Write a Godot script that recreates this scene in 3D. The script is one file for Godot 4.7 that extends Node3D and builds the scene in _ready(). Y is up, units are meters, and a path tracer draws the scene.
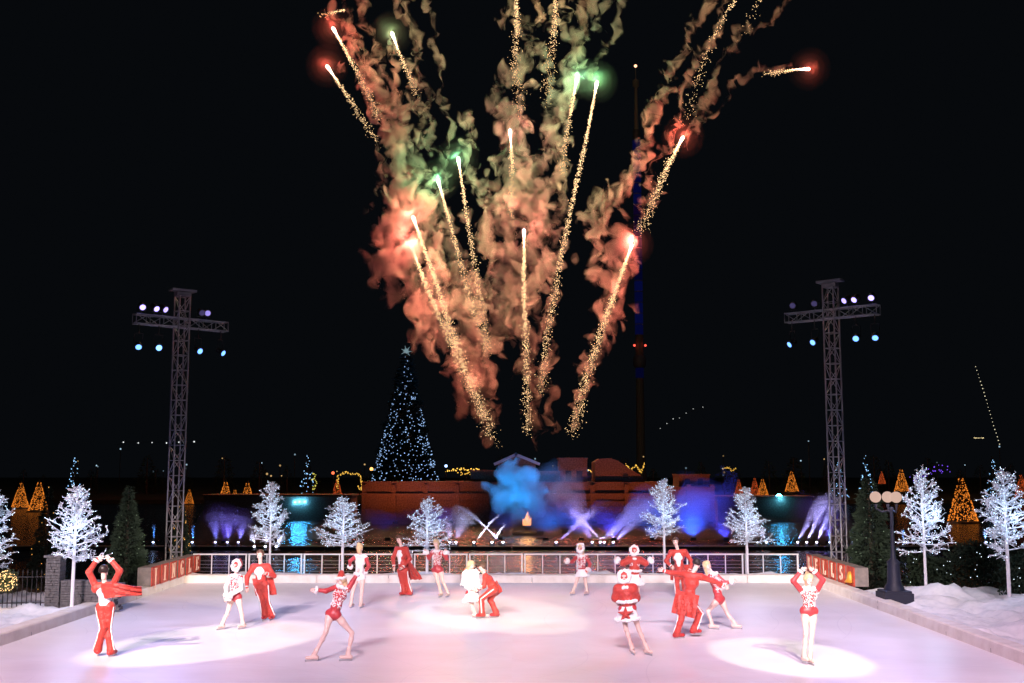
extends Node3D
# Night ice show on a lakeside rink: skaters in red, a fence and flocked trees, lake fountains, a brick stage and fireworks behind.

const F := 1100.0
const CAM_H := 3.9
const WATER := -1.2
var cam_basis := Basis(Vector3.RIGHT, atan(128.5 / 1100.0))
var rng := RandomNumberGenerator.new()
var names := {}

func px_dir(x: float, y: float) -> Vector3:
	return cam_basis * Vector3((x - 512.0) / F, (341.5 - y) / F, -1.0)

func gp(x: float, y: float, h := 0.0) -> Vector3:
	var d := px_dir(x, y)
	return Vector3(0, CAM_H, 0) + d * ((h - CAM_H) / d.y)

func at_d(x: float, y: float, dist: float) -> Vector3:
	var d := px_dir(x, y)
	return Vector3(0, CAM_H, 0) + d * (dist / -d.z)

func rr(a: float, b: float) -> float:
	return rng.randf_range(a, b)

func rv(s: float) -> Vector3:
	return Vector3(rr(-s, s), rr(-s, s), rr(-s, s))

func numbered(n: String) -> String:
	var k: int = names.get(n, 0)
	names[n] = k + 1
	return n if k == 0 else "%s_%03d" % [n, k]

class MB:
	var v := PackedVector3Array()
	var n := PackedVector3Array()
	var c := PackedColorArray()
	var i := PackedInt32Array()
	func quad(a: Vector3, b: Vector3, cc: Vector3, d: Vector3) -> void:
		# a b c d counter-clockwise seen from outside
		var nn := (b - a).cross(d - a).normalized()
		var k := v.size()
		v.append_array([a, b, cc, d])
		n.append_array([nn, nn, nn, nn])
		i.append_array([k, k + 2, k + 1, k, k + 3, k + 2])
	func tri(a: Vector3, b: Vector3, cc: Vector3) -> void:
		var nn := (b - a).cross(cc - a).normalized()
		var k := v.size()
		v.append_array([a, b, cc])
		n.append_array([nn, nn, nn])
		i.append_array([k, k + 2, k + 1])
	func box(ce: Vector3, s: Vector3, b := Basis(), taper := 1.0) -> void:
		var h := s * 0.5
		var p := []
		for q in [Vector3(-1, -1, -1), Vector3(1, -1, -1), Vector3(1, -1, 1), Vector3(-1, -1, 1), Vector3(-1, 1, -1), Vector3(1, 1, -1), Vector3(1, 1, 1), Vector3(-1, 1, 1)]:
			var t: float = taper if q.y > 0 else 1.0
			p.append(ce + b * Vector3(q.x * h.x * t, q.y * h.y, q.z * h.z * t))
		quad(p[3], p[2], p[6], p[7])
		quad(p[1], p[0], p[4], p[5])
		quad(p[2], p[1], p[5], p[6])
		quad(p[0], p[3], p[7], p[4])
		quad(p[7], p[6], p[5], p[4])
		quad(p[0], p[1], p[2], p[3])
	func tube(pts: Array, rad: Array, sides := 6, cap := true) -> void:
		var k := v.size()
		var m := pts.size()
		var side := Vector3.ZERO
		for j in m:
			var a: Vector3 = pts[maxi(j - 1, 0)]
			var b: Vector3 = pts[mini(j + 1, m - 1)]
			var dir := (b - a).normalized()
			if side == Vector3.ZERO:
				side = dir.cross(Vector3.UP if absf(dir.y) < 0.9 else Vector3.RIGHT).normalized()
			side = (side - dir * side.dot(dir)).normalized()
			var up := dir.cross(side)
			for s in sides:
				var an := TAU * s / sides
				var o := side * cos(an) + up * sin(an)
				v.append(pts[j] + o * rad[j])
				n.append(o)
		for j in m - 1:
			for s in sides:
				var a := k + j * sides + s
				var b := k + j * sides + (s + 1) % sides
				i.append_array([a, b + sides, b, a, a + sides, b + sides])
		if cap:
			for e in [0, m - 1]:
				var q := k + (m - 1) * sides if e else k
				var a: Vector3 = pts[e]
				var dd: Vector3 = (pts[m - 1] - pts[m - 2]) if e else (pts[0] - pts[1])
				dd = dd.normalized()
				var w := v.size()
				for s in sides:
					v.append(v[q + s])
					n.append(dd)
				for s in range(1, sides - 1):
					if e:
						i.append_array([w, w + s + 1, w + s])
					else:
						i.append_array([w, w + s, w + s + 1])
	func bar(a: Vector3, b: Vector3, r: float, sides := 5) -> void:
		tube([a, b], [r, r], sides)
	func ball(ce: Vector3, r: Vector3, seg := 10, rings := 6, b := Basis()) -> void:
		var k := v.size()
		for j in rings + 1:
			var ph := PI * j / rings
			for s in seg + 1:
				var th := TAU * s / seg
				var o := Vector3(sin(ph) * cos(th), cos(ph), sin(ph) * sin(th))
				v.append(ce + b * (o * r))
				n.append((b * (o / r)).normalized())
		for j in rings:
			for s in seg:
				var a := k + j * (seg + 1) + s
				i.append_array([a, a + seg + 2, a + 1, a, a + seg + 1, a + seg + 2])
	func octa(ce: Vector3, r: float) -> void:
		var k := v.size()
		for o in [Vector3.UP, Vector3.DOWN, Vector3.LEFT, Vector3.RIGHT, Vector3.FORWARD, Vector3.BACK]:
			v.append(ce + o * r)
			n.append(o)
		i.append_array([k, k + 3, k + 5, k, k + 5, k + 2, k, k + 2, k + 4, k, k + 4, k + 3, k + 1, k + 5, k + 3, k + 1, k + 2, k + 5, k + 1, k + 4, k + 2, k + 1, k + 3, k + 4])
	func lathe(ce: Vector3, prof: Array, sides := 12) -> void:
		# prof: [radius, height] rows from bottom to top, smooth
		var pts := []
		var rad := []
		for p in prof:
			pts.append(ce + Vector3(0, p[1], 0))
			rad.append(p[0])
		var k := v.size()
		tube(pts, rad, sides)
		var m := prof.size()
		for j in m:
			var a: Array = prof[maxi(j - 1, 0)]
			var b: Array = prof[mini(j + 1, m - 1)]
			var sl := Vector2(b[1] - a[1], a[0] - b[0]).normalized()
			for s in sides:
				var o := n[k + j * sides + s]
				n[k + j * sides + s] = Vector3(o.x * sl.x, sl.y, o.z * sl.x).normalized()
	func put(o: MB, t: Transform3D) -> void:
		var k := v.size()
		v.append_array(t * o.v)
		var nb := t.basis.inverse().transposed()
		var flip := t.basis.determinant() < 0
		for q in o.n:
			n.append((nb * q).normalized())
		if flip:
			for q in o.i.size() / 3:
				i.append_array([k + o.i[q * 3], k + o.i[q * 3 + 2], k + o.i[q * 3 + 1]])
		else:
			for q in o.i:
				i.append(k + q)
	func mesh() -> ArrayMesh:
		var a := []
		a.resize(Mesh.ARRAY_MAX)
		a[Mesh.ARRAY_VERTEX] = v
		a[Mesh.ARRAY_NORMAL] = n
		if c.size() == v.size() and c.size() > 0:
			a[Mesh.ARRAY_COLOR] = c
		a[Mesh.ARRAY_INDEX] = i
		var m := ArrayMesh.new()
		if i.size():
			m.add_surface_from_arrays(Mesh.PRIMITIVE_TRIANGLES, a)
		return m

# Surface nets over a grid whose inside is positive.
func nets(g: PackedFloat32Array, nx: int, ny: int, nz: int, org: Vector3, cell: float, level: float, into: MB) -> void:
	var sx := 1
	var sy := nx
	var sz := nx * ny
	var off := PackedInt32Array([0, sx, sy, sx + sy, sz, sx + sz, sy + sz, sx + sy + sz])
	var at := PackedInt32Array()
	at.resize(g.size())
	at.fill(-1)
	var cells := PackedInt32Array()
	for z in nz - 1:
		for y in ny - 1:
			var row := z * sz + y * sy
			for x in nx - 1:
				var q := row + x
				var m := 0
				if g[q] > level: m += 1
				if g[q + 1] > level: m += 1
				if g[q + sy] > level: m += 1
				if g[q + sy + 1] > level: m += 1
				if g[q + sz] > level: m += 1
				if g[q + sz + 1] > level: m += 1
				if g[q + sz + sy] > level: m += 1
				if g[q + sz + sy + 1] > level: m += 1
				if m == 0 or m == 8:
					continue
				var f0 := g[q] - level
				var f1 := g[q + 1] - level
				var f2 := g[q + sy] - level
				var f3 := g[q + sy + 1] - level
				var f4 := g[q + sz] - level
				var f5 := g[q + sz + 1] - level
				var f6 := g[q + sz + sy] - level
				var f7 := g[q + sz + sy + 1] - level
				var s := Vector3.ZERO
				var w := 0
				if (f0 > 0) != (f1 > 0): s += Vector3(f0 / (f0 - f1), 0, 0); w += 1
				if (f2 > 0) != (f3 > 0): s += Vector3(f2 / (f2 - f3), 1, 0); w += 1
				if (f4 > 0) != (f5 > 0): s += Vector3(f4 / (f4 - f5), 0, 1); w += 1
				if (f6 > 0) != (f7 > 0): s += Vector3(f6 / (f6 - f7), 1, 1); w += 1
				if (f0 > 0) != (f2 > 0): s += Vector3(0, f0 / (f0 - f2), 0); w += 1
				if (f1 > 0) != (f3 > 0): s += Vector3(1, f1 / (f1 - f3), 0); w += 1
				if (f4 > 0) != (f6 > 0): s += Vector3(0, f4 / (f4 - f6), 1); w += 1
				if (f5 > 0) != (f7 > 0): s += Vector3(1, f5 / (f5 - f7), 1); w += 1
				if (f0 > 0) != (f4 > 0): s += Vector3(0, 0, f0 / (f0 - f4)); w += 1
				if (f1 > 0) != (f5 > 0): s += Vector3(1, 0, f1 / (f1 - f5)); w += 1
				if (f2 > 0) != (f6 > 0): s += Vector3(0, 1, f2 / (f2 - f6)); w += 1
				if (f3 > 0) != (f7 > 0): s += Vector3(1, 1, f3 / (f3 - f7)); w += 1
				at[q] = into.v.size()
				cells.append(q)
				into.v.append(org + (Vector3(x, y, z) + s / w) * cell)
				into.n.append(-Vector3(f1 + f3 + f5 + f7 - f0 - f2 - f4 - f6, f2 + f3 + f6 + f7 - f0 - f1 - f4 - f5, f4 + f5 + f6 + f7 - f0 - f1 - f2 - f3).normalized())
	for q in cells:
		var a := g[q] > level
		for ax in 3:
			var d1 := sx if ax == 0 else (sy if ax == 1 else sz)
			var d2 := sy if ax == 0 else (sz if ax == 1 else sx)
			var d3 := sz if ax == 0 else (sx if ax == 1 else sy)
			if (g[q + d1] > level) == a:
				continue
			if q - d2 - d3 < 0:
				continue
			var p0 := at[q]
			var p1 := at[q - d2]
			var p2 := at[q - d2 - d3]
			var p3 := at[q - d3]
			if p1 < 0 or p2 < 0 or p3 < 0:
				continue
			if a:
				into.i.append_array([p0, p2, p1, p0, p3, p2])
			else:
				into.i.append_array([p0, p1, p2, p0, p2, p3])

# ---- scene helpers
func mat(col: Color, rough := 0.7, metal := 0.0) -> StandardMaterial3D:
	var m := StandardMaterial3D.new()
	m.albedo_color = col.linear_to_srgb()
	m.roughness = rough
	m.metallic = metal
	return m

func glow(col: Color, e: float) -> StandardMaterial3D:
	var m := StandardMaterial3D.new()
	m.albedo_color = Color(0.02, 0.02, 0.02)
	m.emission_enabled = true
	m.emission = col.linear_to_srgb()
	m.emission_energy_multiplier = e
	return m

func fogm(col: Color, dens: float) -> FogMaterial:
	var m := FogMaterial.new()
	m.albedo = col.linear_to_srgb()
	m.density = dens
	return m

func part(called: String, mb: MB, m: Material, parent: Node) -> MeshInstance3D:
	return part_mesh(called, mb.mesh(), m, parent)

func part_mesh(called: String, me: Mesh, m: Material, parent: Node) -> MeshInstance3D:
	var o := MeshInstance3D.new()
	o.mesh = me
	o.material_override = m
	o.name = called if parent != self else numbered(called)
	parent.add_child(o, true)
	return o

func tag(o: Node, label: String, category: String, group := "", kind := "") -> void:
	o.set_meta("label", label)
	o.set_meta("category", category)
	if group:
		o.set_meta("group", group)
	if kind:
		o.set_meta("kind", kind)

func thing(called: String, label: String, category: String, at := Vector3.ZERO, turn := 0.0, group := "") -> Node3D:
	var o := Node3D.new()
	o.name = numbered(called)
	add_child(o)
	o.position = at
	o.rotation.y = turn
	tag(o, label, category, group)
	return o

func struct(called: String, mb: MB, m: Material) -> MeshInstance3D:
	var o := part(called, mb, m, self)
	o.set_meta("kind", "structure")
	return o

func stuff(o: Node) -> void:
	o.set_meta("kind", "stuff")

func omni(parent: Node, at: Vector3, col: Color, e: float, size := 0.1) -> OmniLight3D:
	var l := OmniLight3D.new()
	l.name = "lamp_light"
	l.light_color = col.linear_to_srgb()
	l.light_energy = e
	l.light_size = size
	l.omni_range = 200.0
	l.omni_attenuation = 2.0
	l.shadow_enabled = true
	parent.add_child(l, true)
	l.position = at
	return l

func spot(parent: Node, at: Vector3, to: Vector3, col: Color, e: float, angle: float, soft: float, size := 0.1) -> SpotLight3D:
	var l := SpotLight3D.new()
	l.name = "beam_light"
	l.light_color = col.linear_to_srgb()
	l.light_energy = e
	l.light_size = size
	l.spot_range = 200.0
	l.spot_attenuation = 2.0
	l.spot_angle = angle
	l.spot_angle_attenuation = soft
	l.shadow_enabled = true
	parent.add_child(l, true)
	var up := Vector3.UP if absf((to - at).normalized().y) < 0.98 else Vector3.RIGHT
	l.transform = Transform3D(Basis.looking_at(to - at, up), at)
	return l

func environment() -> void:
	var cam := Camera3D.new()
	cam.name = "camera"
	cam.fov = rad_to_deg(2.0 * atan(341.5 / F))
	cam.near = 0.1
	cam.far = 2000.0
	cam.transform = Transform3D(cam_basis, Vector3(0, CAM_H, 0))
	add_child(cam)
	var we := WorldEnvironment.new()
	we.name = "world"
	var e := Environment.new()
	e.background_mode = Environment.BG_SKY
	e.tonemap_mode = Environment.TONE_MAPPER_LINEAR
	e.tonemap_exposure = 1.0
	e.sdfgi_enabled = true
	e.ssao_enabled = true
	e.ssil_enabled = true
	var sk := ProceduralSkyMaterial.new()
	var night := Color(0.0021, 0.0027, 0.0036).linear_to_srgb()
	sk.sky_top_color = night
	sk.sky_horizon_color = night
	sk.ground_bottom_color = night
	sk.ground_horizon_color = night
	e.sky = Sky.new()
	e.sky.sky_material = sk
	we.environment = e
	add_child(we)
	var moon := DirectionalLight3D.new()
	moon.name = "moonlight"
	moon.light_color = Color(0.75, 0.82, 1.0)
	moon.light_energy = 0.004
	moon.light_angular_distance = 0.5
	moon.shadow_enabled = true
	moon.sky_mode = DirectionalLight3D.SKY_MODE_LIGHT_ONLY
	add_child(moon)
	moon.rotation_degrees = Vector3(-50, 30, 0)

# ---- setting
const ICE_L := -11.4
const ICE_R := 10.3
const ICE_B := -39.0
const ICE_F := -12.0
var M := {}

func noise_tex(sz: int, freq: float, oct: int, ramp: Array, sd := 1, ntype := FastNoiseLite.TYPE_SIMPLEX_SMOOTH, normal := false, bump := 4.0) -> NoiseTexture2D:
	var t := NoiseTexture2D.new()
	t.width = sz
	t.height = sz
	t.seamless = true
	var f := FastNoiseLite.new()
	f.seed = sd
	f.noise_type = ntype
	f.frequency = freq
	f.fractal_octaves = oct
	t.noise = f
	if normal:
		t.as_normal_map = true
		t.bump_strength = bump
	if ramp.size():
		var g := Gradient.new()
		var offs := PackedFloat32Array()
		var cols := PackedColorArray()
		for r in ramp:
			offs.append(r[0])
			cols.append(r[1].linear_to_srgb())
		g.offsets = offs
		g.colors = cols
		t.color_ramp = g
	return t

func world_tex(m: StandardMaterial3D, t: Texture2D, scale: float) -> StandardMaterial3D:
	m.albedo_texture = t
	m.albedo_color = Color.WHITE
	m.uv1_triplanar = true
	m.uv1_world_triplanar = true
	m.uv1_scale = Vector3.ONE * scale
	return m

func g3(a: float) -> Color:
	return Color(a, a, a)

# Scuffed resurfaced ice: soft patches crossed by long fine skate lines.
func ice_images() -> Array:
	var n := 1024
	var im := Image.create(n, n, false, Image.FORMAT_RGB8)
	var ro := Image.create(n, n, false, Image.FORMAT_RGB8)
	var f := FastNoiseLite.new()
	f.seed = 3
	f.frequency = 0.006
	f.fractal_octaves = 4
	var f2 := FastNoiseLite.new()
	f2.seed = 9
	f2.frequency = 0.03
	f2.fractal_octaves = 3
	for y in n:
		for x in n:
			var a := f.get_noise_2d(x, y * 1.5)
			var b := f2.get_noise_2d(x * 0.7, y * 1.6)
			var k := 0.81 + 0.055 * a + 0.02 * b
			im.set_pixel(x, y, Color(k * 0.985, k * 0.97, k).linear_to_srgb())
			var r := clampf(0.36 + 0.07 * a + 0.04 * b, 0.27, 0.6)
			ro.set_pixel(x, y, Color(r, r, r))
	for s in 200:
		var p := Vector2(rr(0, n), rr(0, n))
		var ang := rr(0, TAU)
		var bend := rr(-0.004, 0.004)
		var light := rng.randf() < 0.7
		for q in int(rr(120, 600)):
			ang += bend
			p += Vector2(cos(ang), sin(ang))
			var x := posmod(int(p.x), n)
			var y := posmod(int(p.y), n)
			var c := im.get_pixel(x, y)
			im.set_pixel(x, y, c.lerp(Color(0.97, 0.97, 0.98) if light else Color(0.74, 0.73, 0.79), 0.2))
			ro.set_pixel(x, y, Color(0.5, 0.5, 0.5))
	return [ImageTexture.create_from_image(im), ImageTexture.create_from_image(ro)]

func materials() -> void:
	var it := ice_images()
	var ice := StandardMaterial3D.new()
	ice.albedo_texture = it[0]
	ice.roughness_texture = it[1]
	ice.roughness = 1.0
	ice.uv1_triplanar = true
	ice.uv1_world_triplanar = true
	ice.uv1_scale = Vector3.ONE / 14.0
	ice.metallic_specular = 0.3
	M.ice = ice
	M.kerb = world_tex(mat(g3(0.6), 0.6), noise_tex(256, 0.02, 4, [[0.0, Color(0.66, 0.6, 0.54)], [0.5, Color(0.78, 0.72, 0.66)], [1.0, Color(0.84, 0.8, 0.75)]], 4), 0.35)
	var snow := world_tex(mat(g3(0.8), 0.9), noise_tex(512, 0.02, 5, [[0.0, Color(0.66, 0.68, 0.72)], [0.5, Color(0.8, 0.81, 0.83)], [1.0, Color(0.87, 0.87, 0.88)]], 6), 0.4)
	M.snow = snow
	M.paving = world_tex(mat(g3(0.06), 0.8), noise_tex(256, 0.05, 4, [[0.0, Color(0.03, 0.03, 0.035)], [1.0, Color(0.09, 0.09, 0.1)]], 8), 0.3)
	var wat := mat(Color(0.004, 0.007, 0.014), 0.17)
	wat.normal_enabled = true
	wat.normal_texture = noise_tex(512, 0.018, 4, [], 12, FastNoiseLite.TYPE_SIMPLEX_SMOOTH, true, 10.0)
	wat.normal_scale = 1.0
	wat.uv1_triplanar = true
	wat.uv1_world_triplanar = true
	wat.uv1_scale = Vector3.ONE / 7.0
	M.water = wat
	M.land = world_tex(mat(g3(0.03), 0.95), noise_tex(256, 0.03, 4, [[0.0, Color(0.015, 0.025, 0.012)], [1.0, Color(0.05, 0.055, 0.03)]], 13), 0.1)
	M.steel = mat(Color(0.55, 0.55, 0.57), 0.35, 0.9)
	M.alu = mat(Color(0.3, 0.3, 0.33), 0.42, 0.45)
	M.white_rail = mat(Color(0.74, 0.74, 0.75), 0.45)
	M.black = mat(Color(0.015, 0.015, 0.017), 0.5)
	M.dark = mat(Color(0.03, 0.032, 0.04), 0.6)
	M.navy = mat(Color(0.006, 0.009, 0.025), 0.6)
	M.slate = mat(Color(0.1, 0.1, 0.11), 0.8)
	M.brick = world_tex(mat(g3(0.3), 0.9), noise_tex(512, 0.05, 5, [[0.0, Color(0.16, 0.07, 0.045)], [0.45, Color(0.3, 0.135, 0.085)], [0.7, Color(0.36, 0.18, 0.11)], [1.0, Color(0.42, 0.25, 0.17)]], 15), 0.22)
	M.stone = world_tex(mat(g3(0.35), 0.85), noise_tex(256, 0.04, 4, [[0.0, Color(0.07, 0.07, 0.075)], [1.0, Color(0.17, 0.165, 0.16)]], 17), 0.8)
	M.trim = mat(Color(0.75, 0.74, 0.72), 0.6)

func sheet(mb: MB, x0: float, x1: float, z0: float, z1: float, y: float) -> void:
	mb.quad(Vector3(x0, y, z1), Vector3(x1, y, z1), Vector3(x1, y, z0), Vector3(x0, y, z0))

func snow_bank(called: String, x0: float, x1: float, z0: float, z1: float, base: float, mounds: Array, rough: float) -> void:
	var f := FastNoiseLite.new()
	f.seed = 21
	f.frequency = 0.35
	f.fractal_octaves = 4
	var nx := int((x1 - x0) / 0.16) + 1
	var nz := int((z1 - z0) / 0.2) + 1
	var mb := MB.new()
	for k in nz + 1:
		for j in nx + 1:
			var x := lerpf(x0, x1, float(j) / nx)
			var z := lerpf(z0, z1, float(k) / nz)
			var h := base + rough * f.get_noise_2d(x * 1.6, z * 1.6) + rough * 0.5 * f.get_noise_2d(x * 6.0, z * 6.0)
			for m in mounds:
				var dd := Vector2((x - m[0]) / m[2], (z - m[1]) / m[3]).length()
				if dd < 1.0:
					h += m[4] * (0.5 + 0.5 * cos(dd * PI)) * (1.0 + 0.35 * f.get_noise_2d(x * 3.0 + 40.0, z * 3.0))
			mb.v.append(Vector3(x, h, z))
			mb.n.append(Vector3.UP)
	for k in nz:
		for j in nx:
			var a := k * (nx + 1) + j
			mb.i.append_array([a, a + 1, a + nx + 2, a, a + nx + 2, a + nx + 1])
	for k in nz + 1:
		for j in nx + 1:
			var a := k * (nx + 1) + j
			var l := mb.v[k * (nx + 1) + maxi(j - 1, 0)]
			var r := mb.v[k * (nx + 1) + mini(j + 1, nx)]
			var u := mb.v[maxi(k - 1, 0) * (nx + 1) + j]
			var d := mb.v[mini(k + 1, nz) * (nx + 1) + j]
			mb.n[a] = (d - u).cross(r - l).normalized()
	struct(called, mb, M.snow)

func setting() -> void:
	var mb := MB.new()
	sheet(mb, ICE_L, ICE_R, ICE_B, ICE_F, 0.0)
	struct("ice_rink", mb, M.ice)
	# raised ground round the rink, and the lake bed edge
	mb = MB.new()
	mb.box(Vector3(0, -1.29, -18.3), Vector3(70, 2.0, 46.0))
	struct("paved_ground", mb, M.paving)
	mb = MB.new()
	sheet(mb, -420, 420, -200, -41.31, WATER)
	struct("lake_water", mb, M.water)
	mb = MB.new()
	mb.box(Vector3(0, -1.6, -420), Vector3(1600, 1.9, 500))
	struct("far_shore", mb, M.land)
	# kerb of the rink: chamfered boards laid end to end
	var kerb := [[Vector3(ICE_L, 0, ICE_F), Vector3(ICE_L, 0, ICE_B), Vector3(-1, 0, 0)], [Vector3(ICE_R, 0, ICE_B), Vector3(ICE_R, 0, ICE_F), Vector3(1, 0, 0)], [Vector3(ICE_L - 0.4, 0, ICE_B), Vector3(ICE_R + 0.4, 0, ICE_B), Vector3(0, 0, -1)]]
	var root := thing("rink_kerb", "low cream kerb boards running around the edge of the ice", "kerb")
	for k in kerb:
		var a: Vector3 = k[0]
		var b: Vector3 = k[1]
		var o: Vector3 = k[2]
		var len := (b - a).length()
		var cnt := int(round(len / 2.4))
		for q in cnt:
			var p := a.lerp(b, (q + 0.004) / cnt)
			var e := a.lerp(b, (q + 0.996) / cnt)
			var h := 0.27 + rr(-0.006, 0.006)
			var pr := [[0.0, -0.05], [0.0, h - 0.03], [0.03, h], [0.36, h + 0.004], [0.39, h - 0.03], [0.39, -0.05]]
			mb = MB.new()
			for w in 5:
				var u0: Vector3 = o * pr[w][0] + Vector3.UP * pr[w][1]
				var u1: Vector3 = o * pr[w + 1][0] + Vector3.UP * pr[w + 1][1]
				mb.quad(p + u0, e + u0, e + u1, p + u1)
			part("board", mb, M.kerb, root)
	# snow: along the back kerb, and the banks at both sides
	snow_bank("snow_ledge", ICE_L - 0.4, ICE_R + 0.4, ICE_B - 1.15, ICE_B - 0.3, 0.2, [[-4.2, -39.6, 0.7, 0.35, 0.07], [3.2, -39.6, 1.1, 0.35, 0.12], [7.6, -39.6, 0.9, 0.35, 0.08], [-8.5, -39.6, 0.9, 0.35, 0.09]], 0.12)
	snow_bank("snow_bank", -19.0, ICE_L - 0.36, -34.5, -14.0, 0.12, [[-13.2, -30.0, 1.2, 1.5, 0.12], [-14.5, -26.0, 2.0, 3.0, 0.15]], 0.2)
	snow_bank("snow_bank", ICE_R + 0.36, 19.0, -35.6, -14.0, 0.16, [[12.9, -33.6, 1.6, 1.4, 0.32], [14.4, -30.2, 2.0, 2.2, 0.42], [11.9, -32.2, 0.9, 1.2, 0.1], [12.8, -26.5, 1.6, 1.5, 0.25], [13.4, -23.5, 2.0, 2.0, 0.3]], 0.22)

# ---- back fence
func back_fence() -> void:
	var z := -40.55
	var base := -0.28
	var top := 0.84
	var w := 1.93
	var first := true
	var proto: Node3D
	for k in 11:
		var x := -11.55 + k * 2.0
		if k == 0:
			proto = thing("fence_panel", "white steel fence panel with thin cables behind the rink's back kerb", "fence", Vector3(x, base, z), 0.0, "fence panels along the lake edge")
			var h := top - base
			for p in [[0.02, 0.03], [0.66, 0.018], [1.29, 0.018], [w - 0.02, 0.03]]:
				var mb := MB.new()
				mb.box(Vector3(p[0], h * 0.5, 0), Vector3(p[1] * 1.7, h, p[1] * 1.7))
				part("post", mb, M.white_rail, proto)
			var t := MB.new()
			t.box(Vector3(w * 0.5, h + 0.022, 0), Vector3(w + 0.03, 0.045, 0.06))
			part("top_rail", t, M.white_rail, proto)
			for q in 7:
				var cb := MB.new()
				cb.bar(Vector3(0.02, 0.16 + q * 0.125, 0), Vector3(w - 0.02, 0.16 + q * 0.125, 0), 0.006, 4)
				part("cable", cb, M.alu, proto)
		else:
			var o: Node3D = proto.duplicate()
			o.name = numbered("fence_panel")
			add_child(o)
			o.position = Vector3(x, base, z)

# ---- light towers
func truss(mb: MB, a: Vector3, b: Vector3, w: float, step: float, ref: Vector3) -> void:
	var d := (b - a).normalized()
	var s := (ref - d * ref.dot(d)).normalized() * w * 0.5
	var u := d.cross(s).normalized() * w * 0.5
	var cs := [s + u, s - u, -s - u, -s + u]
	for c in cs:
		mb.bar(a + c, b + c, 0.03, 6)
	var n := int(round((b - a).length() / step))
	for k in n + 1:
		var p := a.lerp(b, float(k) / n)
		for q in 4:
			mb.bar(p + cs[q], p + cs[(q + 1) % 4], 0.016, 4)
			if k < n:
				var e := a.lerp(b, float(k + 1) / n)
				if (k + q) % 2 == 0:
					mb.bar(p + cs[q], e + cs[(q + 1) % 4], 0.015, 4)
				else:
					mb.bar(p + cs[(q + 1) % 4], e + cs[q], 0.015, 4)

func stage_lamp(at: Vector3, aim: Vector3, col: Color, lens: float, e: float, hang: float, label: String, angle := 30.0, group := "lamps on the light towers", size := 0.1) -> void:
	var o := thing("stage_lamp", label, "lamp", at, 0.0, group)
	var d := (aim - at).normalized()
	var b := Basis.looking_at(d, Vector3.UP)
	var side := b.x
	var body := MB.new()
	body.tube([-d * 0.16, -d * 0.13, d * 0.06, d * 0.16, d * 0.17], [0.06, 0.1, 0.12, 0.13, 0.115], 12)
	part("lamp_body", body, M.black, o)
	var yoke := MB.new()
	var top := Vector3(0, hang, 0)
	yoke.bar(side * 0.15, side * 0.15 + top * 0.55, 0.014, 4)
	yoke.bar(-side * 0.15, -side * 0.15 + top * 0.55, 0.014, 4)
	yoke.bar(side * 0.15 + top * 0.55, -side * 0.15 + top * 0.55, 0.014, 4)
	yoke.bar(top * 0.55, top, 0.02, 5)
	part("yoke", yoke, M.black, o)
	var l := MB.new()
	l.tube([d * 0.172, d * 0.182, d * 0.205], [0.108, 0.1, 0.03], 12)
	part("lens", l, glow(col, lens), o)
	if e > 0.0:
		spot(o, d * (0.25 + size * 0.5), aim - at, col, e, angle, 1.0, size)

func light_tower(called_side: String, base: Vector3, top: float, arm_dir: Vector3, lamps: Array) -> void:
	var o := thing("light_tower", "tall aluminium truss light tower with cross arm " + called_side, "light tower", base)
	var mb := MB.new()
	truss(mb, Vector3(0, 0.1, 0), Vector3(0, top - 0.35, 0), 0.42, 0.56, arm_dir)
	part("mast", mb, M.alu, o)
	mb = MB.new()
	var ay := top - 1.35
	truss(mb, -arm_dir * 1.82 + Vector3(0, ay, 0), arm_dir * 1.82 + Vector3(0, ay, 0), 0.34, 0.5, Vector3.UP)
	part("cross_arm", mb, M.alu, o)
	mb = MB.new()
	var b := Basis(arm_dir, Vector3.UP, arm_dir.cross(Vector3.UP))
	mb.box(Vector3(0, top - 0.12, 0), Vector3(0.95, 0.08, 0.4), b)
	mb.box(Vector3(0, top - 0.27, 0), Vector3(0.55, 0.14, 0.3), b)
	part("head_block", mb, M.alu, o)
	mb = MB.new()
	mb.box(Vector3(0, 0.05, 0), Vector3(1.4, 0.1, 1.4), b)
	part("base_plate", mb, M.dark, o)
	for l in lamps:
		var hang: bool = l[1] > 0
		var p: Vector3 = base + arm_dir * (l[0] * 0.8) + Vector3(0, ay + (-0.95 if hang else 0.5), 0)
		var aim: Vector3 = l[2]
		if hang:
			stage_lamp(p, aim, Color(0.14, 0.34, 1.0), l[3] * 0.36, l[4], 0.78, "blue white lamp hanging from the tower arm " + called_side)
		else:
			stage_lamp(p, aim, Color(0.42, 0.34, 1.0), l[3] * 0.3, l[4], -0.34, ("lit violet lamp" if l[4] > 0.0 else "unlit lamp") + " standing on the tower arm " + called_side)

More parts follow.
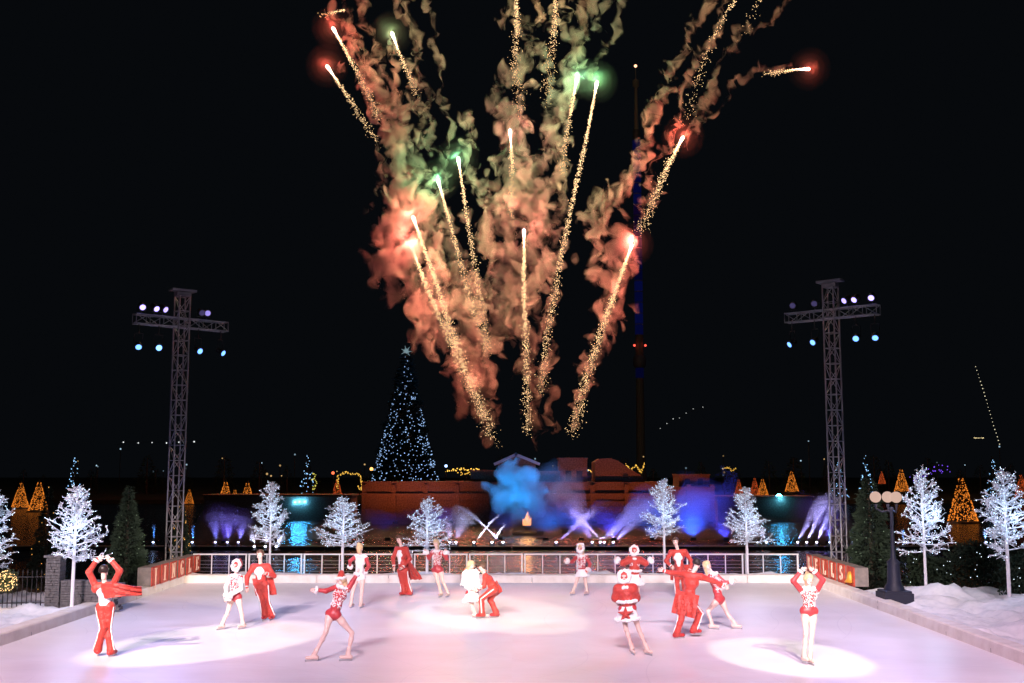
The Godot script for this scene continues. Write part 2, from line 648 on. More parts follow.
func floodlight(at: Vector3, aim: Vector3, col: Color, e: float, angle: float, label: String, group: String, w := 0.3) -> void:
	var o := thing("floodlight", label, "lamp", at, 0.0, group)
	var d := (aim - at).normalized()
	var b := Basis.looking_at(d, Vector3.UP if absf(d.y) < 0.95 else Vector3.FORWARD)
	var mb := MB.new()
	mb.box(Vector3(0, w * 0.75, 0), Vector3(w, w * 0.7, w * 0.4), b)
	part("housing", mb, M.black, o)
	mb = MB.new()
	mb.box(Vector3(0, 0.02, 0), Vector3(w * 0.9, 0.04, w * 0.6))
	mb.bar(b.x * w * 0.54, b.x * w * 0.54 + Vector3(0, w * 0.75, 0), 0.012, 4)
	mb.bar(-b.x * w * 0.54, -b.x * w * 0.54 + Vector3(0, w * 0.75, 0), 0.012, 4)
	part("bracket", mb, M.black, o)
	mb = MB.new()
	mb.box(Vector3(0, w * 0.75, 0) + d * (w * 0.205), Vector3(w * 0.85, w * 0.56, 0.008), b)
	part("lens", mb, glow(col, 3.0), o)
	spot(o, Vector3(0, w * 0.75, 0) + d * (w * 0.3), aim - at, col, e, angle, 1.0, w * 0.3)

func towers() -> void:
	var pl := Vector3(at_d(175, 560, 42.0).x + 0.3, -0.29, -42.0 + 1.2)
	var pr := Vector3(at_d(841, 560, 41.5).x - 0.35, -0.29, -41.5 + 1.0)
	var dl := Vector3(0.74, 0, -0.67).normalized()
	var dr := Vector3(0.74, 0, 0.67).normalized()  # uplights below are added only to make the truss masts show violet
	floodlight(pl + Vector3(-1.3, 0.0, 1.6), pl + Vector3(0, 7.5, 0), Color(0.4, 0.36, 1.0), 7.0, 24.0, "added violet floodlight at the foot of the tower by the left letter blocks", "added uplights of the light towers")
	floodlight(pr + Vector3(1.3, 0.0, 1.6), pr + Vector3(0, 7.5, 0), Color(0.4, 0.36, 1.0), 7.0, 24.0, "added violet floodlight at the foot of the tower by the right letter blocks", "added uplights of the light towers")
	light_tower("behind the left letter blocks", pl, 11.0, dl, [
		[-1.95, 0, Vector3(-4, 0, -24), 9.0, 15.0], [-1.35, 0, Vector3(0, 0, -30), 9.0, 15.0], [-0.95, 0, Vector3(4, 0, -32), 7.0, 12.0], [0.95, 0, Vector3(2, 0, -20), 0.4, 0.0], [1.25, 0, Vector3(0, 2, -20), 3.0, 6.0],
		[-2.05, 1, Vector3(-8, 0, -28), 8.0, 26.0], [-1.1, 1, Vector3(-3, 0, -22), 12.0, 32.0], [0.85, 1, Vector3(2, 0, -30), 8.0, 26.0], [2.0, 1, Vector3(4, 0, -36), 8.0, 26.0]])
	light_tower("behind the right letter blocks", pr, 11.3, dr, [
		[2.0, 0, Vector3(4, 0, -24), 9.0, 15.0], [1.25, 0, Vector3(0, 0, -30), 9.0, 15.0], [0.8, 0, Vector3(-4, 0, -32), 7.0, 12.0], [-0.8, 0, Vector3(2, 0, -20), 0.4, 0.0], [-1.9, 0, Vector3(0, 2, -20), 0.4, 0.0],
		[2.1, 1, Vector3(8, 0, -28), 8.0, 26.0], [1.2, 1, Vector3(3, 0, -22), 8.0, 30.0], [-0.85, 1, Vector3(-2, 0, -30), 8.0, 26.0], [-2.0, 1, Vector3(-4, 0, -36), 8.0, 26.0]])

# ---- lamps outside the frame whose light the photograph shows: wash lamps by the stands and the follow spots; two more are added for the letter blocks
func front_lamps() -> void:
	var tr := thing("overhead_truss", "long truss of wash lamps carried on two masts above the stands", "light truss", Vector3(0, 0, -3.0))
	var tm := MB.new()
	truss(tm, Vector3(-16, 14.4, 0), Vector3(16, 14.4, 0), 0.42, 0.6, Vector3.UP)
	part("beam", tm, M.alu, tr)
	for s in [-1, 1]:
		tm = MB.new()
		truss(tm, Vector3(s * 15.6, -0.29, 0), Vector3(s * 15.6, 14.1, 0), 0.4, 0.6, Vector3.RIGHT)
		part("mast", tm, M.alu, tr)
	var wl := []
	var tints := [Color(1.0, 0.7, 0.82), Color(1.0, 0.79, 0.94), Color(1.0, 0.79, 0.94), Color(1.0, 0.7, 0.82)]
	for k in 4:
		wl.append([-13.0 + 5.2 * k, Vector3([-9.0, -3.0, 2.6, 8.2][k], 0, -20.5), [Color(1.0, 0.52, 0.8), Color(1.0, 0.72, 0.94), Color(1.0, 0.72, 0.94), Color(1.0, 0.52, 0.8)][k], [230.0, 150.0, 150.0, 230.0][k], 18.0])
		wl.append([-13.0 + 5.2 * k + 2.6, Vector3([-9.4, -3.2, 2.6, 8.6][k], 0, -28.0), tints[k], [560.0, 300.0, 300.0, 560.0][k], 17.0])
		wl.append([-13.0 + 5.2 * k + 1.3, Vector3([-9.2, -3.2, 2.6, 8.4][k], 0, -34.5), Color(1.0, 0.82, 0.86), [620.0, 430.0, 430.0, 620.0][k], 12.0])
	# narrow lamps added to brighten the letter blocks, crossed onto the far side
	wl.append([14.6, Vector3(-11.3, 0.5, -37.9), Color(1.0, 0.8, 0.66), 1900.0, 4.6])
	wl.append([-14.6, Vector3(10.8, 0.5, -37.9), Color(1.0, 0.8, 0.66), 1900.0, 4.6])
	for q in wl:
		stage_lamp(Vector3(q[0], 13.6, -3.0), q[1], q[2], 6.0, q[3] * (1.1 if q[4] > 5.0 else 1.0), 0.55, "wash lamp hanging from the truss above the stands", q[4], "wash lamps above the stands", 0.45)
	var fs := [[Vector3(-18, 19, -1), gp(205, 643), 2.15, 1000.0], [Vector3(14, 21, 3), gp(486, 612), 2.5, 1000.0], [Vector3(-14, 21, 3), gp(492, 612), 2.45, 800.0], [Vector3(9.5, 20.5, 3), gp(790, 657), 1.6, 1100.0]]
	for q in fs:
		var at: Vector3 = q[0]
		var to: Vector3 = q[1]
		var o := thing("follow_spotlight", "follow spotlight on a stand high behind the audience", "spotlight", at, 0.0, "follow spotlights behind the audience")
		var d := (to - at).normalized()
		var mb := MB.new()
		mb.tube([-d * 0.7, -d * 0.6, d * 0.2, d * 0.55, d * 0.56], [0.1, 0.16, 0.16, 0.19, 0.17], 14)
		part("lamp_body", mb, M.black, o)
		mb = MB.new()
		mb.bar(Vector3(0, -0.1, 0), Vector3(0, -1.3, 0), 0.035, 8)
		part("stand", mb, M.black, o)
		mb = MB.new()
		mb.tube([d * 0.562, d * 0.57], [0.16, 0.15], 14)
		part("lens", mb, glow(Color(1, 0.95, 0.85), 6.0), o)
		spot(o, d * 0.62, to - at, Color(1.0, 0.9, 0.64), q[3] * 1.1, rad_to_deg(atan(q[2] / (to - at).length())) * 1.05, 0.32, 0.05)

# ---- flocked white trees with tiny lights
func white_tree_meshes(h: float, crown0: float, rad: float, sd: int) -> Array:
	rng.seed = sd
	var tr := MB.new()
	tr.tube([Vector3(0, -0.3, 0), Vector3(0, crown0, 0), Vector3(0.02, h * 0.75, 0.01), Vector3(0, h * 0.97, 0)], [0.055, 0.045, 0.028, 0.012], 8)
	var br := MB.new()
	var led := MB.new()
	var n := 52
	for k in n:
		var t := (k + rng.randf()) / n
		var y := lerpf(crown0 - 0.12, h * 0.95, pow(t, 0.95))
		var az := k * 2.399963 + rr(-0.6, 0.6)
		var prof := pow(1.0 - t, 0.62) * (0.66 + 0.34 * minf(1.0, t * 4.0)) * rr(0.74, 1.1)
		var len := maxf(0.14, rad * prof)
		var rise := lerpf(0.12, 0.9, t) + rr(-0.25, 0.25)
		var dir := Vector3(cos(az), rise, sin(az)).normalized()
		var a := Vector3(0, y, 0)
		var mid := a + dir * len * 0.5 + rv(0.05) * len
		var b := mid + (dir + Vector3(rr(-0.4, 0.4), rr(0.0, 0.5), rr(-0.4, 0.4))).normalized() * len * 0.5
		br.tube([a, mid, b], [0.017, 0.013, 0.007], 4, false)
		var subs := int(4 + len * 12)
		for q in subs:
			var u := rr(0.18, 1.0)
			var p := a.lerp(mid, u * 2.0) if u < 0.5 else mid.lerp(b, u * 2.0 - 1.0)
			var sd2 := (dir * 0.6 + Vector3(rr(-1, 1), rr(-0.6, 0.9), rr(-1, 1))).normalized()
			var l2 := rr(0.08, 0.26) * (0.6 + 0.5 * (1.0 - t))
			var e := p + sd2 * l2 + rv(0.02)
			br.tube([p, e], [0.01, 0.006], 3, false)
			for w in 5:
				var p2 := p.lerp(e, rr(0.15, 1.0))
				var d3 := (sd2 * 0.7 + Vector3(rr(-1, 1), rr(-0.7, 0.9), rr(-1, 1))).normalized()
				br.tube([p2, p2 + d3 * rr(0.03, 0.09)], [0.0088, 0.004], 3, false)
			if rng.randf() < 0.6:
				led.octa(e + rv(0.02), 0.011)
	return [tr.mesh(), br.mesh(), led.mesh()]

func white_trees() -> void:
	var flock := mat(Color(0.76, 0.79, 0.84), 0.85)
	flock.backlight_enabled = true
	flock.backlight = Color(0.25, 0.25, 0.27)
	var bark := mat(Color(0.74, 0.74, 0.76), 0.7)
	var bulbs := glow(Color(0.6, 0.8, 1.0), 5.0)
	var v := []
	for q in [[3.5, 1.3, 1.1, 31], [3.5, 1.3, 1.05, 32], [3.5, 1.2, 1.12, 33], [3.5, 1.45, 1.05, 34]]:
		v.append(white_tree_meshes(q[0], q[1], q[2], q[3]))
	rng.seed = 77
	# [x px, distance, base height, top y px, variant, light energy, crown width, label]
	var spots := [
		[-9, 31.0, 0.12, 480, 2, 1.0, 1.05, "blue white lit flocked tree beside the round wreath of gold lights"],
		[78, 30.2, 0.12, 484, 3, 0.8, 1.0, "flocked white tree in front of the stacked stone wall"],
		[272, 40.0, 0.16, 481, 0, 0.35, 0.86, "flocked white tree with an open lopsided crown beside the violet fountains"],
		[344, 40.0, 0.16, 496, 1, 0.35, 1.12, "small dense flocked white tree beside the blue reflection on the lake"],
		[428, 40.0, 0.16, 497, 2, 0.25, 1.05, "small greyish flocked tree behind the man in the red tailcoat"],
		[663, 40.0, 0.16, 478, 3, 0.35, 0.95, "tall flocked white tree against the blue lit spray"],
		[745, 40.0, 0.16, 487, 1, 0.35, 1.0, "flocked white tree next to the cyan reflection on the lake"],
		[921, 34.4, 0.2, 467, 2, 0.9, 0.92, "flocked white tree on a snow mound beside the globe lamp post"],
		[1003, 31.2, 0.3, 467, 0, 1.0, 1.05, "blue white lit flocked tree on the snow mound beside the dark hedge"]]
	for s in spots:
		var b := at_d(s[0], 470, s[1])
		b.y = s[2]
		var top := at_d(s[0], s[3], s[1]).y
		var sc := (top - b.y) / 3.5
		var o := thing("flocked_tree", s[7], "tree", b, rr(0, TAU), "flocked white trees round the rink")
		var w: float = s[6]
		for q in 3:
			var p := part_mesh(["trunk", "crown", "fairy_lights"][q], v[s[4]][q], [bark, flock, bulbs][q], o)
			p.scale = Vector3(w, sc, w)
			if q == 2:
				stuff(p)
		omni(o, o.basis.inverse() * Vector3(0.12, 2.2 * sc, 0.55), Color(0.5, 0.7, 1.0), s[5] * 1.3 + 0.25, 0.4)

# ---- conical trees of warm light strings standing in the lake
func gold_trees() -> void:
	var warm := glow(Color(1.0, 0.27, 0.03), 1.0)
	var red := glow(Color(1.0, 0.14, 0.03), 0.7)
	var frame := mat(Color(0.05, 0.035, 0.02), 0.8)
	var mb := MB.new()
	var fr := MB.new()
	rng.seed = 5
	# unit cone: height 1, base radius 0.28
	for k in 12:
		var a := TAU * k / 12
		fr.bar(Vector3(cos(a) * 0.24, 0, sin(a) * 0.24), Vector3(0, 0.98, 0), 0.006, 3)
	for k in 420:
		var t := 1.0 - sqrt(rng.randf())
		var a := TAU * rng.randi_range(0, 23) / 24.0 + rr(-0.1, 0.1)
		var r := 0.25 * (1.0 - t) + 0.012
		mb.octa(Vector3(cos(a) * r, t * 0.97 + 0.02, sin(a) * r), rr(0.008, 0.017))
	var bm := mb.mesh()
	var fm := fr.mesh()
	var base := MB.new()
	base.lathe(Vector3.ZERO, [[0.3, -0.06], [0.3, 0.0], [0.27, 0.012], [0.05, 0.014]], 16)
	var sm := base.mesh()
	# [x, base y, top y, red?, ...]
	for s in [[20, 508, 480, 0, "lone slim gold cone tree of lights afloat beside a wider one"], [38, 511, 479, 0, "wide gold cone tree of lights afloat left of the stone pillar"],
		[189, 504, 488, 0, "short gold cone tree of lights seen beside the tower mast"], [225, 508, 479, 0, "tall gold cone tree of lights on the lake above the violet jets"],
		[234.5, 507, 488, 0, "small gold cone tree of lights between two taller ones"], [247, 509, 480, 0, "gold cone tree of lights next to the lopsided flocked tree"],
		[337, 502, 477, 1, "orange red cone tree of lights under the garland arch"], [739, 494, 478, 1, "dim red cone tree of lights beside the brick stage end"],
		[755, 497, 476, 1, "slim orange cone tree of lights, one of a close pair"], [763, 499, 477, 0, "wide orange cone tree of lights, one of a close pair"],
		[792, 492, 469, 0, "gold green cone tree of lights near the cyan lamp"], [882, 484, 470, 1, "dim red cone tree of lights above the globe lamps"], [902, 492, 467, 0, "gold cone tree of lights partly behind a flocked tree"],
		[963, 522, 473, 0, "large gold cone tree of lights between two flocked trees"], [1022, 500, 472, 1, "dim orange cone tree of lights beyond the dark hedge"]]:
		var b := gp(s[0], s[1], WATER + 0.1)
		var dist := -b.z
		if dist > 185.0:
			dist = 185.0
			b = at_d(s[0], s[1], dist)
		var hgt := at_d(s[0], s[2], dist).y - b.y
		var o := thing("light_cone_tree", s[4], "lit tree", b, rr(0, TAU), "cone trees of warm lights on the lake")
		for q in 3:
			var p := part_mesh(["bulbs", "wire_frame", "float"][q], [bm, fm, sm][q], [red if s[3] else warm, frame, M.dark][q], o)
			p.scale = Vector3.ONE * hgt * (1.0 if s[3] else 1.12)
			p.scale.y = hgt
			if q == 0:
				stuff(p)

# ---- evergreens with needles and lights
func evergreen(label: String, b: Vector3, h: float, rad: float, dens: int, leaf: Material, bulb: Material, bulbs: int, br: float, group: String, taper := 1.0) -> Node3D:
	var o := thing("evergreen_tree", label, "tree", b, 0.0, group)
	var tr := MB.new()
	tr.tube([Vector3(0, -0.2, 0), Vector3(0, h * 0.95, 0)], [rad * 0.1, rad * 0.02], 7)
	part("trunk", tr, mat(Color(0.07, 0.05, 0.035), 0.9), o)
	var cr := MB.new()
	var lb := MB.new()
	for k in dens:
		var t := 1.0 - pow(rng.randf(), 0.6)
		var az := rng.randf() * TAU
		var lay := 0.85 + 0.15 * sin(t * 40.0 + az * 2.0)
		var r := rad * pow(1.0 - t, taper) * sqrt(rr(0.25, 1.0)) * lay + rad * 0.03
		var p := Vector3(cos(az) * r, h * (0.04 + 0.95 * t), sin(az) * r)
		var d := (Vector3(cos(az), rr(-0.5, 0.4), sin(az)) + rv(0.5)).normalized()
		var l := rad * rr(0.09, 0.2)
		var s := d.cross(rv(1.0)).normalized() * l * 0.22
		cr.tri(p - s, p + s, p + d * l)
		var s2 := d.cross(s).normalized() * l * 0.22
		cr.tri(p - s2, p + s2, p + d * l)
	part("crown", cr, leaf, o)
	for k in bulbs:
		var t := 1.0 - pow(rng.randf(), 0.6)
		var az := rng.randf() * TAU
		var r := rad * pow(1.0 - t, taper) * rr(0.9, 1.04) + rad * 0.02
		lb.octa(Vector3(cos(az) * r, h * (0.04 + 0.95 * t), sin(az) * r), br * rr(0.7, 1.2))
	if bulbs:
		stuff(part("fairy_lights", lb, bulb, o))
	return o

func hedge(label: String, b: Vector3, size: Vector3, dens: int, leaf: Material, bulb: Material, bulbs: int) -> void:
	var o := thing("hedge", label, "hedge", b, 0.0, "dark hedges with small lights")
	var cr := MB.new()
	var lb := MB.new()
	var st := MB.new()
	for k in 7:
		st.tube([Vector3((k - 3) * size.x / 8.0, -0.2, 0), Vector3((k - 3) * size.x / 8.0 + rr(-0.1, 0.1), size.y * 0.6, 0)], [0.03, 0.015], 5)
	part("stem", st, mat(Color(0.06, 0.045, 0.03), 0.9), o)
	for k in dens:
		var p := Vector3(rr(-0.5, 0.5) * size.x, 0, rr(-0.5, 0.5) * size.z)
		var top := size.y * (0.78 + 0.22 * sin(p.x * 2.1 + 1.0) * cos(p.x * 0.9))
		p.y = top * pow(rng.randf(), 0.7)
		var d := (rv(1.0) + Vector3(0, 0.4, 0)).normalized()
		var l := rr(0.07, 0.16)
		var s := d.cross(rv(1.0)).normalized() * l * 0.35
		cr.tri(p - s, p + s, p + d * l)
		if k < bulbs:
			lb.octa(Vector3(p.x, p.y, size.z * rr(0.3, 0.52)), 0.016)
	part("foliage", cr, leaf, o)
	stuff(part("fairy_lights", lb, bulb, o))

func plants() -> void:
	var green := mat(Color(0.014, 0.032, 0.016), 0.85)
	var cool := glow(Color(0.75, 0.88, 1.0), 2.2)
	var dim := glow(Color(0.55, 0.75, 0.5), 0.5)
	var amber := glow(Color(1.0, 0.5, 0.12), 1.4)
	var b := at_d(130, 470, 36.5)
	b.y = -0.2
	evergreen("broad dark evergreen with sparse dim lights beside the left letter blocks", b, 3.6, 0.92, 5200, green, dim, 46, 0.018, "dark evergreens by the rink")
	b = at_d(183, 470, 42.2)
	b.y = -0.25
	evergreen("slim evergreen with many amber lights behind the left letter blocks", b, 3.0, 0.52, 3000, green, amber, 90, 0.02, "dark evergreens by the rink", 0.7)
	b = at_d(868, 470, 37.5)
	b.y = -0.2
	evergreen("broad dark evergreen with sparse dim lights beside the right letter blocks", b, 3.9, 0.95, 5200, green, dim, 56, 0.018, "dark evergreens by the rink", 0.65)
	b = at_d(50, 470, 38.0)
	b.y = -0.2
	evergreen("dark evergreen with a few amber lights behind the stacked stone wall", b, 3.6, 0.7, 3000, green, amber, 26, 0.018, "dark evergreens by the rink")
	b = at_d(962, 470, 38.0)
	b.y = -0.25
	hedge("dark hedge with small cool lights between the two flocked trees on snow", b, Vector3(4.2, 1.75, 1.0), 6000, green, cool, 46)
	b = at_d(1040, 470, 34.0)
	b.y = -0.2
	hedge("taller dark hedge with small cool lights behind the large snow mound", b, Vector3(2.6, 2.2, 1.0), 4600, green, cool, 44)
	# big lit tree behind the stage wall
	var blue := glow(Color(0.36, 0.58, 1.0), 1.3)
	b = at_d(405, 470, 116.0)
	b.y = -0.6
	var o := evergreen("towering tree of blue white lights topped by a star", b, 17.0, 4.1, 6000, green, blue, 1150, 0.056, "", 1.0)
	o.set_meta("category", "lit tree")
	var st := MB.new()
	for k in 14:
		var a := TAU * k / 14
		var l := 0.6 if k % 2 == 0 else 0.35
		st.tube([Vector3(0, 17.0, 0), Vector3(cos(a) * l, 17.0 + sin(a) * l, rr(-0.3, 0.3))], [0.07, 0.015], 4)
	part("star", st, glow(Color(0.5, 0.75, 0.85), 0.35), o)
	# unlit trees along the far shore
	for k in 40:
		b = Vector3(lerpf(-115, 115, (k + rng.randf()) / 40.0), -0.7, -rr(203, 216))
		var hh := rr(3.5, 8.5)
		evergreen("dark unlit tree in the row along the far shore", b, hh, hh * rr(0.3, 0.45), 500, green, blue, 0, 0.1, "dark trees along the far shore", rr(0.4, 0.8))
	# smaller lit trees on the far shore
	for q in [[308, 452, 9.0, 1.4, 180.0, "slim tree of blue lights beside the garland arch"], [865, 452, 8.0, 1.2, 170.0, "slim tree of pale blue lights behind the right evergreen"], [75, 456, 7.0, 1.4, 170.0, "small tree of pale blue lights beyond the flocked tree by the stone wall"], [838, 462, 6.0, 1.5, 175.0, "dim tree of blue lights beside the right tower mast"], [992, 455, 7.5, 1.2, 165.0, "thin tree of pale blue lights beyond the snow mound"]]:
		b = at_d(q[0], q[1], q[4])
		var top: float = b.y
		b.y = -0.6
		var t := evergreen(q[5], b, top + 0.6, q[3], 900, green, glow(Color(0.3, 0.6, 1.0), 2.0), 40, 0.09, "lit trees on the far shore", 1.0)
		t.set_meta("category", "lit tree")

# ---- letter blocks, lamp post, stone wall, wreath
func text_mesh(s: String, size: float, depth: float) -> TextMesh:
	var t := TextMesh.new()
	t.text = s
	var f := SystemFont.new()
	f.font_names = PackedStringArray(["Droid Serif"])
	t.font = f
	t.font_size = 64
	t.pixel_size = size / 64.0 * 1.25
	t.depth = depth
	return t

func letter_blocks() -> void:
	var red := world_tex(mat(g3(0.5), 0.5), noise_tex(256, 0.02, 4, [[0.0, Color(0.36, 0.035, 0.018)], [0.5, Color(0.5, 0.055, 0.025)], [1.0, Color(0.56, 0.09, 0.04)]], 41), 0.9)
	var grey := world_tex(mat(g3(0.3), 0.7), noise_tex(256, 0.02, 4, [[0.0, Color(0.13, 0.12, 0.11)], [1.0, Color(0.24, 0.2, 0.18)]], 42), 0.9)
	var cream := mat(Color(0.82, 0.62, 0.48), 0.6)
	var gold := mat(Color(0.75, 0.38, 0.05), 0.35, 0.4)
	var sets := [["JINGLE", -1, -35.6, -11.55], ["BELLS*", 1, -40.4, 10.95]]
	for s in sets:
		var side: int = s[1]
		var word: String = s[0]
		for k in word.length():
			var z: float = s[2] - side * -1 * (0.9 * k) * 1.0 if side < 0 else s[2] + 0.98 * k
			if side < 0:
				z = s[2] - 0.93 * k
			var ch := word[k]
			var what := ("letter " + ch) if ch != "*" else "gold bell"
			var far := ""
			if k == 2 and side > 0: far = ", beside the letter E"
			if k == 3 and side > 0: far = ", beside the letter S"
			if k == 4 and side < 0: far = ", beside the letter G"
			var o := thing("letter_block", "red display block with a pale " + what + far + " on the " + ("left" if side < 0 else "right") + " kerb", "display block", Vector3(s[3] - side * -0.0, 0.27 if side < 0 else 0.27, z), (PI * 0.5 if side < 0 else -PI * 0.5) + side * -0.06 + rr(-0.04, 0.04), "letter blocks on the rink kerb")
			var mb := MB.new()
			mb.box(Vector3(0, 0.29, -0.02), Vector3(0.84, 0.58, 0.42))
			part("block", mb, grey, o)
			mb = MB.new()
			mb.box(Vector3(0, 0.29, 0.201), Vector3(0.8, 0.54, 0.03))
			part("front_panel", mb, red, o)
			var fr := MB.new()
			for e in [[0, 0.575, 0.84, 0.035], [0, 0.012, 0.84, 0.035], [-0.405, 0.29, 0.035, 0.53], [0.405, 0.29, 0.035, 0.53]]:
				fr.box(Vector3(e[0], e[1], 0.213), Vector3(e[2], e[3], 0.03))
			part("frame", fr, red, o)
			if ch != "*":
				var t := part_mesh("letter", text_mesh(ch, 0.52, 0.03), cream, o)
				t.position = Vector3(0, 0.29, 0.226)
			else:
				var bl := MB.new()
				bl.lathe(Vector3(0, 0.1, 0.22), [[0.2, 0.0], [0.185, 0.03], [0.13, 0.1], [0.11, 0.22], [0.06, 0.32], [0.02, 0.34]], 12)
				bl.ball(Vector3(0, 0.09, 0.24), Vector3(0.045, 0.045, 0.045), 8, 5)
				part("bell", bl, gold, o)

func lamp_post() -> void:
	var b := gp(895, 604, 0.1)
	var o := thing("lamp_post", "dark lamp post with three glowing globes above a navy plinth", "lamp post", b)
	var s := -b.z / F
	var mb := MB.new()
	mb.box(Vector3(0, 0.16, 0), Vector3(0.82, 0.34, 0.82))
	mb.box(Vector3(0, 0.36, 0), Vector3(0.74, 0.06, 0.74))
	part("plinth", mb, M.navy, o)
	mb = MB.new()
	mb.lathe(Vector3(0, 0.38, 0), [[0.3, 0.0], [0.27, 0.1], [0.2, 0.2], [0.17, 0.75], [0.19, 0.8], [0.08, 0.9], [0.055, 1.2], [0.045, 2.25], [0.08, 2.3], [0.05, 2.36]], 12)
	part("pole", mb, M.navy, o)
	var top := at_d(889, 497, -b.z).y - b.y
	for q in [-15.0, -2.0, 4.0]:
		var x: float = (q - 1.5) * s * 0.92
		var z := 0.0 if q < 0 else 0.25
		var arm := MB.new()
		arm.tube([Vector3(0, 2.66, 0), Vector3(x * 0.6, 2.6, z), Vector3(x, top - 0.32, z), Vector3(x, top - 0.2, z)], [0.03, 0.028, 0.024, 0.05], 6)
		part("arm", arm, M.navy, o)
		var gl := MB.new()
		gl.ball(Vector3(x, top, z), Vector3.ONE * 0.16, 16, 10)
		part("globe", gl, glow(Color(1.0, 0.66, 0.53), 0.65), o)
		omni(o, Vector3(x, top, z), Color(1.0, 0.75, 0.62), 0.55, 0.1)

func stone_wall() -> void:
	var b := gp(54, 608, 0.1)
	var o := thing("stone_pillar", "square stacked stone pillar beside the flocked tree", "pillar", b)
	rng.seed = 91
	var hh := at_d(54, 557, -b.z).y - b.y
	var y := 0.0
	var k := 0
	while y < hh - 0.04:
		var h := rr(0.055, 0.095)
		var x := -0.2
		while x < 0.19:
			var w := minf(rr(0.12, 0.26), 0.2 - x)
			if 0.2 - x - w < 0.06:
				w = 0.2 - x
			var mb := MB.new()
			mb.box(Vector3(x + w * 0.5, y + h * 0.5, rr(-0.012, 0.012)), Vector3(w - 0.01, h - 0.01, 0.4))
			part("stone", mb, M.stone, o)
			x += w
		y += h
	var cap := MB.new()
	cap.box(Vector3(0, y + 0.03, 0), Vector3(0.5, 0.06, 0.5))
	part("cap_stone", cap, M.stone, o)
	var w0 := gp(61, 608, 0.1)
	var w1 := gp(88, 606, 0.1)
	o = thing("stone_wall", "low stacked stone wall behind the flocked tree trunk", "wall", Vector3(w0.x, 0.05, w0.z))
	var len := w1.x - w0.x + 0.9
	hh = at_d(75, 581, -w0.z).y - 0.05
	y = 0.0
	while y < hh:
		var h := rr(0.055, 0.095)
		var x := 0.02
		while x < len:
			var w := rr(0.14, 0.34)
			var mb := MB.new()
			mb.box(Vector3(x + w * 0.5, y + h * 0.5, rr(-0.012, 0.012)), Vector3(w - 0.01, h - 0.01, 0.3))
			part("stone", mb, M.stone, o)
			x += w
		y += h
	# iron fence and wreath to the left of the pillar
	var f0 := gp(-22, 609, 0.1)
	var f1 := gp(45, 608, 0.1)
	o = thing("iron_fence", "low black iron picket fence left of the stone pillar", "fence", f0)
	var n := 14
	for q in n + 1:
		var p := (f1 - f0) * (float(q) / n)
		var mb := MB.new()
		mb.bar(p + Vector3(0, -0.05, 0), p + Vector3(0, 0.95, 0), 0.014, 4)
		mb.tube([p + Vector3(0, 0.95, 0), p + Vector3(0, 0.99, 0), p + Vector3(0, 1.06, 0)], [0.012, 0.028, 0.002], 4)
		part("picket", mb, M.black, o)
	for hgt in [0.15, 0.85]:
		var mb := MB.new()
		mb.bar(Vector3(0, hgt, 0.02), f1 - f0 + Vector3(0, hgt, 0.02), 0.016, 4)
		part("rail", mb, M.black, o)
	var wp := at_d(7, 581, -f0.z - 0.12)
	o = thing("wreath", "round wreath thick with gold lights hanging on the iron fence", "wreath", wp)
	var leaf := MB.new()
	var bul := MB.new()
	for q in 900:
		var a := rng.randf() * TAU
		var r := 0.2 + rng.randfn(0.0, 0.07)
		var p := Vector3(cos(a) * r, sin(a) * r, rr(-0.07, 0.09))
		var d := rv(1.0).normalized() * 0.07
		var s := d.cross(rv(1.0)).normalized() * 0.012
		leaf.tri(p - s, p + s, p + d)
		if q < 130:
			bul.octa(p + Vector3(0, 0, 0.05), rr(0.011, 0.018))
	part("foliage", leaf, mat(Color(0.03, 0.06, 0.03), 0.8), o)
	stuff(part("fairy_lights", bul, glow(Color(1.0, 0.6, 0.25), 3.0), o))
	omni(o, Vector3(0, 0, 0.3), Color(1.0, 0.55, 0.2), 0.25, 0.15)

# ---- brick stage across the lake
const SD := 106.0
func sx(x: float) -> float:
	return at_d(x, 470, SD).x

func sy(y: float) -> float:
	return at_d(512, y, SD).y

func stage_block(o: Node3D, called: String, x0: float, x1: float, ytop: float, ybot: float, z: float, depth: float, m: Material) -> void:
	var mb := MB.new()
	var a := Vector3(sx(x0), sy(ybot), 0)
	var b := Vector3(sx(x1), sy(ytop), 0)
	mb.box(Vector3((a.x + b.x) * 0.5, (a.y + b.y) * 0.5, z - depth * 0.5), Vector3(b.x - a.x, b.y - a.y, depth))
	part(called, mb, m, o)

